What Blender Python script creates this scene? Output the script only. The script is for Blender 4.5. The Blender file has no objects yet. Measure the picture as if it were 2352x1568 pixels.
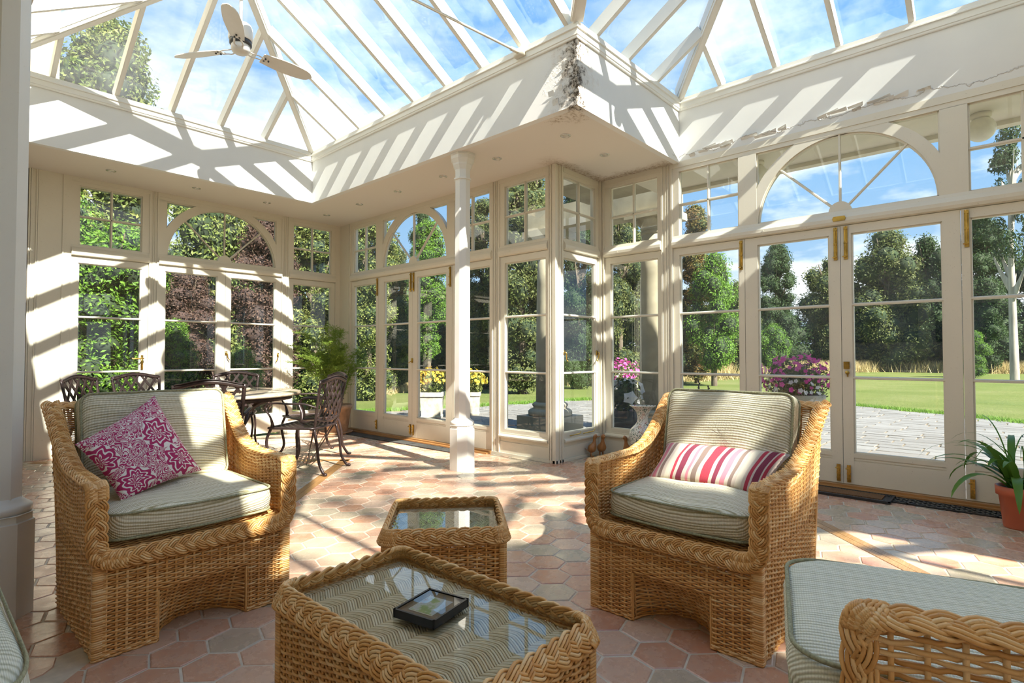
import bpy, math, random
import numpy as np
from mathutils import Vector, Matrix
from math import sin, cos, pi, radians as R_

random.seed(7); np.random.seed(7)
scene = bpy.context.scene
COL = scene.collection

# ------------------------------------------------------------------ camera, light, exposure
cam_d = bpy.data.cameras.new('camera'); cam = bpy.data.objects.new('camera', cam_d); COL.objects.link(cam)
cam_d.sensor_width = 36; cam_d.lens = 1271.66/2352*36; cam_d.clip_start = .03; cam_d.clip_end = 400
cam.location = (0, 0, 1.10); cam.rotation_euler = (R_(90+1.407), 0, R_(42.27-90))
scene.camera = cam

scene.view_settings.view_transform = 'Standard'
scene.view_settings.look = 'None'
scene.view_settings.gamma = 1
scene.view_settings.use_curve_mapping = False
scene.view_settings.exposure = 1.2
SUN_STRENGTH = 8.4
SKY_STRENGTH = 0.78

sun_d = bpy.data.lights.new('sun', 'SUN'); sun_d.energy = SUN_STRENGTH; sun_d.angle = R_(.6); sun_d.color = (1, .94, .84)
sun = bpy.data.objects.new('sun', sun_d); COL.objects.link(sun)
sun.rotation_euler = Vector((.15, 1, -.91)).to_track_quat('-Z', 'Y').to_euler()
sun.location = (-2, -12, 12)

world = bpy.data.worlds.new('World'); scene.world = world; world.use_nodes = True
wn = world.node_tree.nodes; wl = world.node_tree.links; wn.clear()
wo = wn.new('ShaderNodeOutputWorld'); wb = wn.new('ShaderNodeBackground'); wb.inputs['Strength'].default_value = SKY_STRENGTH
tc = wn.new('ShaderNodeTexCoord'); sp = wn.new('ShaderNodeSeparateXYZ'); wl.new(tc.outputs['Generated'], sp.inputs[0])
cr = wn.new('ShaderNodeValToRGB'); wl.new(sp.outputs['Z'], cr.inputs[0])
e = cr.color_ramp.elements; e[0].position = 0; e[0].color = (.44, .53, .62, 1); e[1].position = 1; e[1].color = (.072, .235, .55, 1)
k = e.new(.12); k.color = (.30, .45, .63, 1); k = e.new(.4); k.color = (.11, .31, .61, 1)
mp = wn.new('ShaderNodeMapping'); mp.inputs['Scale'].default_value = (1.1, 1.1, 3.2); wl.new(tc.outputs['Generated'], mp.inputs[0])
nz = wn.new('ShaderNodeTexNoise'); nz.inputs['Scale'].default_value = 2.3; nz.inputs['Detail'].default_value = 7; nz.inputs['Roughness'].default_value = .58
wl.new(mp.outputs[0], nz.inputs['Vector'])
cm = wn.new('ShaderNodeMapRange'); cm.inputs[1].default_value = .44; cm.inputs[2].default_value = .68; wl.new(nz.outputs[0], cm.inputs[0])
lowm = wn.new('ShaderNodeMapRange'); lowm.inputs[1].default_value = .62; lowm.inputs[2].default_value = .15; lowm.inputs[3].default_value = .22; lowm.inputs[4].default_value = 2.3; wl.new(sp.outputs['Z'], lowm.inputs[0])
mm = wn.new('ShaderNodeMath'); mm.operation = 'MULTIPLY'; mm.use_clamp = True; wl.new(cm.outputs[0], mm.inputs[0]); wl.new(lowm.outputs[0], mm.inputs[1])
mx = wn.new('ShaderNodeMix'); mx.data_type = 'RGBA'; wl.new(mm.outputs[0], mx.inputs['Factor']); wl.new(cr.outputs[0], mx.inputs['A']); mx.inputs['B'].default_value = (.80, .83, .87, 1)
wl.new(mx.outputs['Result'], wb.inputs[0]); wl.new(wb.outputs[0], wo.inputs[0])
scene.cycles.transparent_max_bounces = 24
scene.cycles.max_bounces = 10
scene.cycles.caustics_reflective = False; scene.cycles.caustics_refractive = False
scene.cycles.sample_clamp_indirect = 6

# ------------------------------------------------------------------ materials
MATS = {}
class NT:
    def __init__(s, name):
        m = bpy.data.materials.new(name); m.use_nodes = True; s.m = m; s.n = m.node_tree.nodes; s.l = m.node_tree.links
        s.b = s.n['Principled BSDF']; MATS[name] = m
    def node(s, t, **kw):
        n = s.n.new(t)
        for k, v in kw.items():
            if k.startswith('i_'):
                key = k[2:]; key = int(key) if key.isdigit() else key
                n.inputs[key].default_value = v
            else: setattr(n, k, v)
        return n
    def link(s, a, b): s.l.new(a, b)
    def coord(s, kind='Object', scale=(1, 1, 1), rot=(0, 0, 0)):
        c = s.node('ShaderNodeTexCoord'); m = s.node('ShaderNodeMapping'); m.inputs['Scale'].default_value = scale; m.inputs['Rotation'].default_value = rot
        s.link(c.outputs[kind], m.inputs[0]); return m.outputs[0]
    def noise(s, scale, detail=4, vec=None, rough=.55):
        n = s.node('ShaderNodeTexNoise'); n.inputs['Scale'].default_value = scale; n.inputs['Detail'].default_value = detail; n.inputs['Roughness'].default_value = rough
        if vec is not None: s.link(vec, n.inputs['Vector'])
        return n.outputs[0]
    def rng(s, v, a, b, c=0., d=1.):
        n = s.node('ShaderNodeMapRange'); n.inputs[1].default_value = a; n.inputs[2].default_value = b; n.inputs[3].default_value = c; n.inputs[4].default_value = d
        s.link(v, n.inputs[0]); return n.outputs[0]
    def math(s, op, a, b=None):
        n = s.node('ShaderNodeMath'); n.operation = op
        for i, v in enumerate((a, b)):
            if v is None: continue
            if isinstance(v, (int, float)): n.inputs[i].default_value = v
            else: s.link(v, n.inputs[i])
        return n.outputs[0]
    def mix(s, f, a, b):
        n = s.node('ShaderNodeMix'); n.data_type = 'RGBA'
        for nm, v in (('Factor', f), ('A', a), ('B', b)):
            i = n.inputs[nm]
            if isinstance(v, (int, float)): i.default_value = v
            elif isinstance(v, tuple): i.default_value = (*v[:3], 1)
            else: s.link(v, i)
        return n.outputs['Result']
    def ramp(s, f, stops, interp='LINEAR'):
        n = s.node('ShaderNodeValToRGB'); n.color_ramp.interpolation = interp; el = n.color_ramp.elements
        el[0].position = stops[0][0]; el[0].color = (*stops[0][1], 1); el[1].position = stops[-1][0]; el[1].color = (*stops[-1][1], 1)
        for p, c in stops[1:-1]: k = el.new(p); k.color = (*c, 1)
        s.link(f, n.inputs[0]); return n.outputs[0]
    def bump(s, h, strength=.3, dist=.01):
        n = s.node('ShaderNodeBump'); n.inputs['Strength'].default_value = strength; n.inputs['Distance'].default_value = dist
        s.link(h, n.inputs['Height']); s.link(n.outputs[0], s.b.inputs['Normal'])
    def base(s, c, rough=.5, metal=0., spec=.5):
        i = s.b.inputs['Base Color']
        if isinstance(c, tuple): i.default_value = (*c[:3], 1)
        else: s.link(c, i)
        if isinstance(rough, (int, float)): s.b.inputs['Roughness'].default_value = rough
        else: s.link(rough, s.b.inputs['Roughness'])
        s.b.inputs['Metallic'].default_value = metal; s.b.inputs['Specular IOR Level'].default_value = spec
        return s.m

def simple(name, c, rough=.5, metal=0., var=.12, scale=8., bump=0.):
    t = NT(name); v = t.coord(); n = t.noise(scale, 5, v)
    lo = tuple(x*(1-var) for x in c); hi = tuple(min(1, x*(1+var)) for x in c)
    t.base(t.mix(t.rng(n, .3, .7), lo, hi), rough, metal)
    if bump: t.bump(n, bump, .004)
    return t.m

# painted joinery: warm white with faint dirt specks
def paint(name, c, dirt):
    t = NT(name); v = t.coord(); n = t.noise(2.2, 6, v); f = t.noise(90, 3, v)
    a = t.mix(t.rng(n, .35, .7), c, tuple(x*.95 for x in c))
    a = t.mix(t.rng(f, .66, .74, 0, dirt), a, (.34, .27, .18))
    t.base(a, .42); t.bump(t.noise(30, 3, v), .06, .003); return t.m
paint('paint', (.75, .70, .575), .35)
paint('paint_column', (.80, .785, .72), .12)
simple('plaster_ceiling', (.83, .78, .70), .8, var=.02, scale=3)

def fascia_mat():
    t = NT('plaster_fascia'); g = t.node('ShaderNodeNewGeometry'); P = g.outputs['Position']
    n = t.noise(3, 4, P); base = t.mix(t.rng(n, .3, .7), (.79, .785, .745), (.75, .745, .71))
    # mould and flaking around the outer corner of the light well (x 3.505, y 2.502)
    s = t.node('ShaderNodeSeparateXYZ'); t.link(P, s.inputs[0])
    dx = t.math('SUBTRACT', s.outputs[0], 3.505); dy = t.math('SUBTRACT', s.outputs[1], 2.502)
    d = t.math('SQRT', t.math('ADD', t.math('MULTIPLY', dx, dx), t.math('MULTIPLY', dy, dy)))
    warp = t.noise(14, 6, P, .7)
    dd = t.math('ADD', d, t.rng(warp, .3, .7, -.16, .16))
    stain = t.rng(dd, .26, .02); fine = t.rng(t.noise(45, 5, P, .75), .36, .54)
    mould = t.math('MULTIPLY', t.rng(dd, .13, .02), fine)
    c = t.mix(t.math('MULTIPLY', stain, .35), base, (.58, .43, .27))
    c = t.mix(mould, c, (.05, .035, .018))
    # peeling line low on the long wall side
    z = s.outputs[2]; zl = t.math('ABSOLUTE', t.math('SUBTRACT', t.math('ADD', z, t.rng(t.noise(2.5, 5, P, .7), .3, .7, -.05, .05)), 3.13))
    line = t.math('MULTIPLY', t.rng(zl, .007, .0), t.rng(dx, 1.6, 1.7))
    c = t.mix(t.math('MULTIPLY', line, .5), c, (.45, .40, .33))
    t.base(c, .75)
    h = t.math('ADD', t.math('MULTIPLY', warp, stain), t.math('MULTIPLY', line, .4))
    t.bump(h, .7, .02); return t.m
fascia_mat()
def soffit_mat():
    t = NT('plaster_soffit'); g = t.node('ShaderNodeNewGeometry'); P = g.outputs['Position']
    s = t.node('ShaderNodeSeparateXYZ'); t.link(P, s.inputs[0])
    def dist(x, y):
        dx = t.math('SUBTRACT', s.outputs[0], x); dy = t.math('SUBTRACT', s.outputs[1], y)
        return t.math('SQRT', t.math('ADD', t.math('MULTIPLY', dx, dx), t.math('MULTIPLY', dy, dy)))
    w = t.rng(t.noise(9, 6, P, .72), .3, .7, -.28, .28); fine = t.rng(t.noise(35, 5, P, .7), .44, .60)
    m1 = t.math('MULTIPLY', t.rng(t.math('ADD', dist(3.56, 2.56), w), .26, .0), fine)
    # stain along the wall head around the small return
    ya = t.math('ABSOLUTE', t.math('SUBTRACT', s.outputs[1], 3.44)); xa = t.math('ABSOLUTE', t.math('SUBTRACT', s.outputs[0], 5.26))
    near = t.math('MINIMUM', ya, xa); near = t.math('ADD', near, t.rng(w, -.28, .28, -.07, .07))
    reg = t.math('MULTIPLY', t.rng(s.outputs[0], 4.2, 4.5), t.rng(s.outputs[1], 2.3, 2.6))
    m2 = t.math('MULTIPLY', t.math('MULTIPLY', t.rng(near, .15, .02), reg), t.rng(fine, 0, 1, .25, 1))
    c = t.mix(t.math('MULTIPLY', t.math('MAXIMUM', m1, m2), .9), (.75, .70, .62), (.30, .21, .11))
    t.base(c, .8); t.bump(t.math('MAXIMUM', m1, m2), .4, .01); return t.m
soffit_mat()

def glass_mat(name, tint, haze=0.0, ior=1.5):
    t = NT(name); t.n.remove(t.b); out = t.n['Material Output']
    fr = t.node('ShaderNodeFresnel', i_IOR=ior); tr = t.node('ShaderNodeBsdfTransparent', i_Color=(*tint, 1)); gl = t.node('ShaderNodeBsdfGlossy', i_Roughness=0.0)
    gg = t.node('ShaderNodeNewGeometry'); ff = t.math('MINIMUM', t.math('MULTIPLY', t.math('MULTIPLY', fr.outputs[0], 1.85), t.math('SUBTRACT', 1., gg.outputs['Backfacing'])), 1.)
    m1 = t.node('ShaderNodeMixShader'); t.link(ff, m1.inputs[0]); t.link(tr.outputs[0], m1.inputs[1]); t.link(gl.outputs[0], m1.inputs[2])
    last = m1.outputs[0]
    if haze:
        v = t.coord('Object', (1, 1, 1)); n = t.noise(1.6, 6, v, .65)
        df = t.node('ShaderNodeBsdfTranslucent', i_Color=(.9, .92, .92, 1)); f = t.rng(n, .42, .75, haze*.15, haze)
        m2 = t.node('ShaderNodeMixShader'); t.link(f, m2.inputs[0]); t.link(last, m2.inputs[1]); t.link(df.outputs[0], m2.inputs[2]); last = m2.outputs[0]
    t.link(last, out.inputs[0]); return t.m
glass_mat('glass', (.955, .975, .965), .035)
glass_mat('roof_glass', (.93, .96, .965), .13)
glass_mat('table_glass', (.96, .975, .96), .02)
glass_mat('glass_edge', (.45, .68, .62))

def wicker():
    t = NT('wicker'); g = t.node('ShaderNodeNewGeometry'); v = t.coord(); n = t.noise(7, 4, v); f = t.noise(160, 3, v)
    c = t.ramp(g.outputs['Random Per Island'], [(0, (.58, .28, .085)), (.4, (.81, .435, .15)), (.75, (.92, .565, .235)), (1, (.97, .71, .38))])
    c = t.mix(t.rng(n, .35, .7, 0, .45), c, (.74, .38, .09)); c = t.mix(t.rng(f, .6, .75, 0, .35), c, (.33, .17, .06))
    t.base(c, .36); t.bump(f, .15, .001); return t.m
wicker()

def rib(name, light, mid, dark, axis_rot, freq):
    t = NT(name); v = t.coord('Object', (1, 1, 1), axis_rot)
    w = t.node('ShaderNodeTexWave', i_Scale=freq, i_Distortion=.5); w.bands_direction = 'Y'; w.wave_profile = 'SIN'; w.inputs['Detail Scale'].default_value = 1.5; t.link(v, w.inputs[0])
    w2 = t.node('ShaderNodeTexWave', i_Scale=freq*.27, i_Distortion=.3); w2.bands_direction = 'Y'; t.link(v, w2.inputs[0])
    w3 = t.node('ShaderNodeTexWave', i_Scale=freq*1.6, i_Distortion=.6); w3.bands_direction = 'X'; t.link(v, w3.inputs[0])
    h = t.math('ADD', t.math('MULTIPLY', w.outputs[1], .7), t.math('MULTIPLY', w3.outputs[1], .3))
    c = t.ramp(w.outputs[1], [(0, dark), (.45, mid), (1, light)]); c = t.mix(t.rng(w2.outputs[1], .55, .95, 0, .45), c, light)
    c = t.mix(t.rng(w3.outputs[1], .0, .5, .3, 0), c, dark)
    t.base(c, .9, spec=.2); t.bump(h, .65, .004); return t.m
rib('rib_fabric', (.90, .86, .70), (.76, .69, .50), (.42, .36, .20), (R_(45), 0, 0), 37)
rib('rib_fabric_top', (.88, .87, .73), (.78, .77, .61), (.53, .52, .37), (0, R_(45), R_(90)), 37)
rib('rib_fabric_upright', (.72, .70, .56), (.54, .50, .35), (.23, .21, .12), (R_(90), 0, 0), 26)
simple('piping', (.34, .33, .20), .85, var=.35, scale=150, bump=.3)

def damask():
    t = NT('damask'); c = t.node('ShaderNodeTexCoord'); UV = c.outputs['UV']
    nd = t.node('ShaderNodeTexNoise', i_Scale=5.0, i_Detail=1.0); t.link(UV, nd.inputs['Vector'])
    off = t.node('ShaderNodeVectorMath'); off.operation = 'SUBTRACT'; t.link(nd.outputs[1], off.inputs[0]); off.inputs[1].default_value = (.5, .5, .5)
    sc = t.node('ShaderNodeVectorMath'); sc.operation = 'SCALE'; t.link(off.outputs[0], sc.inputs[0]); sc.inputs['Scale'].default_value = .17
    ad = t.node('ShaderNodeVectorMath'); ad.operation = 'ADD'; t.link(UV, ad.inputs[0]); t.link(sc.outputs[0], ad.inputs[1])
    vo = t.node('ShaderNodeTexVoronoi', i_Scale=1.8, i_Randomness=.45); vo.voronoi_dimensions = '2D'; t.link(ad.outputs[0], vo.inputs['Vector'])
    dl = t.node('ShaderNodeVectorMath'); dl.operation = 'SUBTRACT'; t.link(ad.outputs[0], dl.inputs[0]); t.link(vo.outputs['Position'], dl.inputs[1])
    ds = t.node('ShaderNodeSeparateXYZ'); t.link(dl.outputs[0], ds.inputs[0])
    ang = t.math('ARCTAN2', ds.outputs[1], ds.outputs[0]); r = t.math('MULTIPLY', t.math('SQRT', t.math('ADD', t.math('MULTIPLY', ds.outputs[0], ds.outputs[0]), t.math('MULTIPLY', ds.outputs[1], ds.outputs[1]))), 1.8)
    pet = t.math('MULTIPLY', t.math('COSINE', t.math('MULTIPLY', ang, 9.)), .05)
    flower = t.math('LESS_THAN', t.math('ADD', r, pet), .33)
    ring = t.math('GREATER_THAN', t.math('SINE', t.math('ADD', t.math('MULTIPLY', r, 52.), t.math('MULTIPLY', t.math('COSINE', t.math('MULTIPLY', ang, 9.)), 2.2))), -.55)
    fl = t.math('MULTIPLY', flower, ring)
    ns = t.node('ShaderNodeTexNoise', i_Scale=7.5, i_Detail=0.6, i_Distortion=2.6); t.link(UV, ns.inputs['Vector'])
    leaf = t.math('GREATER_THAN', t.math('SINE', t.math('MULTIPLY', ns.outputs[0], 46.)), -.35)
    outside = t.math('GREATER_THAN', r, .355)
    m = t.math('MAXIMUM', fl, t.math('MULTIPLY', leaf, outside))
    col = t.mix(t.noise(60, 2, UV), (.36, .02, .10), (.48, .05, .16))
    t.base(t.mix(m, (.82, .77, .73), col), .85, spec=.2); t.bump(t.math('ADD', t.math('MULTIPLY', m, .5), t.math('MULTIPLY', t.noise(220, 2, UV), .3)), .4, .002); return t.m
damask()
def stripes():
    t = NT('stripe_fabric'); c = t.node('ShaderNodeTexCoord'); s = t.node('ShaderNodeSeparateXYZ'); t.link(c.outputs['UV'], s.inputs[0])
    B = (.66, .55, .46); G = (.25, .17, .14); P = (.68, .22, .28); RD = (.50, .025, .06); M = (.22, .012, .05); Cc = (.76, .68, .54)
    st = [(0, P), (.035, B), (.05, P), (.085, B), (.105, G), (.135, B), (.165, Cc), (.21, B), (.225, RD), (.25, B), (.275, M), (.325, B), (.36, P), (.385, B), (.41, G), (.45, B), (.485, RD), (.555, B), (.585, M), (.62, B), (.65, P), (.69, B), (.715, G), (.745, B), (.77, Cc), (.82, B), (.84, RD), (.87, B), (.885, M), (.93, B), (.945, RD), (.965, B)]
    n = t.node('ShaderNodeValToRGB'); n.color_ramp.interpolation = 'CONSTANT'; el = n.color_ramp.elements
    el[0].position = 0; el[0].color = (*st[0][1], 1); el[1].position = st[-1][0]; el[1].color = (*B, 1)
    for p, cc in st[1:-1]: k = el.new(p); k.color = (*cc, 1)
    t.link(s.outputs[0], n.inputs[0]); v = t.noise(180, 2, c.outputs['UV'])
    t.base(t.mix(t.rng(v, .3, .7, 0, .18), n.outputs[0], (.5, .4, .36)), .85, spec=.2); t.bump(v, .25, .002); return t.m
# colour ramps hold at most 32 stops
stripes()

def tile_mat():
    t = NT('terracotta_tile'); g = t.node('ShaderNodeNewGeometry'); oi = t.node('ShaderNodeObjectInfo')
    r = t.math('FRACT', t.math('ADD', g.outputs['Random Per Island'], t.math('MULTIPLY', oi.outputs['Random'], 7.13)))
    P = g.outputs['Position']
    c = t.ramp(r, [(0, (.54, .24, .14)), (.22, (.60, .32, .20)), (.42, (.66, .42, .29)), (.58, (.50, .40, .28)), (.72, (.43, .37, .26)), (.86, (.68, .48, .35)), (1, (.55, .27, .16))])
    n = t.noise(11, 6, P, .65); f = t.noise(70, 4, P, .7)
    c = t.mix(t.rng(n, .35, .7, 0, .5), c, (.60, .46, .34)); c = t.mix(t.rng(f, .60, .75, 0, .5), c, (.24, .13, .08))
    t.base(c, t.rng(n, .3, .7, .16, .38)); t.b.inputs['Specular IOR Level'].default_value = .6
    t.bump(t.math('ADD', n, t.math('MULTIPLY', f, .3)), .16, .006); return t.m
tile_mat()
simple('grout', (.62, .54, .42), .8, var=.15, scale=20)
def wood(name, a, b, rough=.35, rot=0, scale=(1, 1, 1)):
    t = NT(name); v = t.coord('Object', scale, (0, 0, rot)); w = t.noise(6, 6, v, .6)
    t.base(t.mix(t.rng(w, .3, .7), a, b), rough); t.bump(w, .15, .003); return t.m
wood('oak', (.30, .15, .05), (.50, .29, .12), .3, R_(45), (1.5, 22, 1))
wood('oak_sill', (.30, .14, .045), (.48, .25, .09), .35, 0, (22, 1.5, 20))
wood('duck_wood', (.30, .115, .03), (.48, .22, .07), .35, 0, (8, 8, 2))
simple('brass', (.55, .36, .09), .28, 1.0, var=.3, scale=14)
simple('dark_iron', (.034, .021, .019), .36, .25, var=.4, scale=30, bump=.2)
def marble():
    t = NT('marble_top'); v = t.coord(); n = t.noise(5, 8, v, .65); n2 = t.noise(24, 6, v, .7)
    c = t.ramp(n, [(.3, (.26, .20, .13)), (.5, (.47, .39, .28)), (.7, (.62, .55, .43))]); c = t.mix(t.rng(n2, .56, .7, 0, .7), c, (.12, .09, .06)); t.base(c, .12); return t.m
marble()
simple('terracotta_pot', (.50, .30, .17), .8, var=.3, scale=9, bump=.2)
simple('plastic_pot', (.52, .13, .065), .42, var=.06, scale=5)
simple('soil', (.05, .035, .022), .95, var=.4, scale=40, bump=.6)
simple('rubber_black', (.022, .022, .022), .55, var=.3, scale=30)
simple('coir', (.16, .075, .025), .95, var=.5, scale=130, bump=.8)
simple('fan_white', (.72, .69, .63), .4, var=.03)
simple('fan_dark', (.04, .04, .04), .4)
simple('frame_black', (.012, .012, .015), .25)
simple('chrome_ring', (.62, .60, .55), .25, .8)
simple('lamp_glass', (.75, .72, .62), .3)
simple('dark_strip', (.10, .075, .06), .8)
def photo_print():
    t = NT('photo_print'); v = t.coord('Object'); n = t.noise(22, 5, v, .6)
    c = t.ramp(n, [(.25, (.05, .16, .03)), (.42, (.16, .30, .06)), (.5, (.46, .50, .50)), (.6, (.38, .45, .52)), (.68, (.45, .26, .16)), (.8, (.08, .20, .05))]); t.base(c, .35); return t.m
photo_print()
def porcelain():
    t = NT('porcelain'); v = t.coord(); n = t.node('ShaderNodeTexNoise', i_Scale=16., i_Detail=1., i_Distortion=2.); t.link(v, n.inputs['Vector'])
    m = t.math('GREATER_THAN', t.math('SINE', t.math('MULTIPLY', n.outputs[0], 30.)), .55)
    c = t.mix(m, (.72, .70, .64), (.10, .16, .12)); n2 = t.noise(8, 2, v); c = t.mix(t.math('MULTIPLY', m, t.rng(n2, .5, .6)), c, (.42, .12, .08)); t.base(c, .15); return t.m
porcelain()
# outdoors
def leafmat(name, a, b, c3, trans=.35, rough=.55):
    t = NT(name); g = t.node('ShaderNodeNewGeometry'); out = t.n['Material Output']
    n = t.noise(.9, 3, g.outputs['Position'])
    c = t.mix(g.outputs['Random Per Island'], a, b); c = t.mix(t.rng(n, .42, .68), c, c3); t.base(c, rough, spec=.35)
    tr = t.node('ShaderNodeBsdfTranslucent'); t.link(c, tr.inputs[0]); mx_ = t.node('ShaderNodeMixShader', i_0=trans); t.link(t.b.outputs[0], mx_.inputs[1]); t.link(tr.outputs[0], mx_.inputs[2]); t.link(mx_.outputs[0], out.inputs[0]); return t.m
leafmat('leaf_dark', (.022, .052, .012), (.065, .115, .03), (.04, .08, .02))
leafmat('leaf_lime', (.10, .15, .03), (.32, .33, .10), (.15, .21, .045))
leafmat('leaf_olive', (.07, .10, .025), (.20, .21, .07), (.11, .14, .035))
leafmat('leaf_copper', (.07, .035, .03), (.19, .12, .085), (.11, .06, .045))
leafmat('leaf_bright', (.07, .17, .015), (.20, .36, .04), (.13, .26, .025))
leafmat('leaf_autumn', (.16, .13, .03), (.27, .13, .05), (.12, .16, .03))
leafmat('leaf_strap', (.05, .15, .015), (.13, .28, .04), (.09, .22, .03), .3, .35)
leafmat('leaf_feather', (.18, .28, .035), (.34, .45, .09), (.23, .35, .05), .45)
leafmat('petal_pink', (.75, .05, .38), (.80, .20, .52), (.62, .04, .36), .3)
leafmat('petal_white', (.80, .78, .80), (.85, .85, .85), (.8, .8, .8), .3)
leafmat('petal_yellow', (.75, .55, .06), (.55, .50, .08), (.70, .36, .04), .3)
leafmat('dry_grass', (.42, .33, .15), (.62, .50, .26), (.45, .36, .17), .3)
leafmat('grass_blade', (.10, .24, .02), (.24, .38, .06), (.16, .30, .04), .3)
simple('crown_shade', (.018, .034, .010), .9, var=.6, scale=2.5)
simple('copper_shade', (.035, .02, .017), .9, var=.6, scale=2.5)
simple('bark', (.13, .10, .07), .9, var=.4, scale=12, bump=.6)
simple('bark_pale', (.38, .34, .29), .85, var=.35, scale=10, bump=.5)
def lawn():
    t = NT('lawn'); g = t.node('ShaderNodeNewGeometry'); P = g.outputs['Position']
    n = t.noise(.35, 5, P, .6); f = t.noise(14, 5, P, .75); s = t.node('ShaderNodeSeparateXYZ'); t.link(P, s.inputs[0])
    c = t.ramp(n, [(.3, (.125, .16, .042)), (.5, (.17, .195, .06)), (.7, (.22, .225, .09))]); c = t.mix(t.rng(f, .35, .7, 0, .5), c, (.08, .13, .025))
    dd = t.math('ADD', t.math('MULTIPLY', s.outputs[0], .93), t.math('MULTIPLY', s.outputs[1], .36))
    t.base(c, .9, spec=.1); t.bump(f, .8, .05); return t.m
lawn()
def paver():
    t = NT('paver_stone'); g = t.node('ShaderNodeNewGeometry'); oi = t.node('ShaderNodeObjectInfo'); P = g.outputs['Position']
    r = t.math('FRACT', t.math('ADD', g.outputs['Random Per Island'], t.math('MULTIPLY', oi.outputs['Random'], 5.7)))
    c = t.mix(r, (.17, .163, .152), (.235, .228, .215)); n = t.noise(6, 7, P, .7); c = t.mix(t.rng(n, .45, .72, 0, .6), c, (.16, .145, .12))
    t.base(c, .85); t.bump(n, .4, .02); return t.m
paver()
simple('joint_earth', (.20, .155, .10), .95, var=.3, scale=15)
simple('column_stone', (.37, .33, .235), .8, var=.25, scale=3, bump=.2)
simple('planter_stone', (.50, .45, .36), .85, var=.3, scale=12, bump=.5)
simple('render_wall', (.72, .58, .36), .85, var=.18, scale=1.4, bump=.2)
simple('eave_paint', (.70, .64, .53), .6, var=.03)
simple('house_wall', (.80, .77, .70), .7, var=.03, scale=2)

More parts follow.
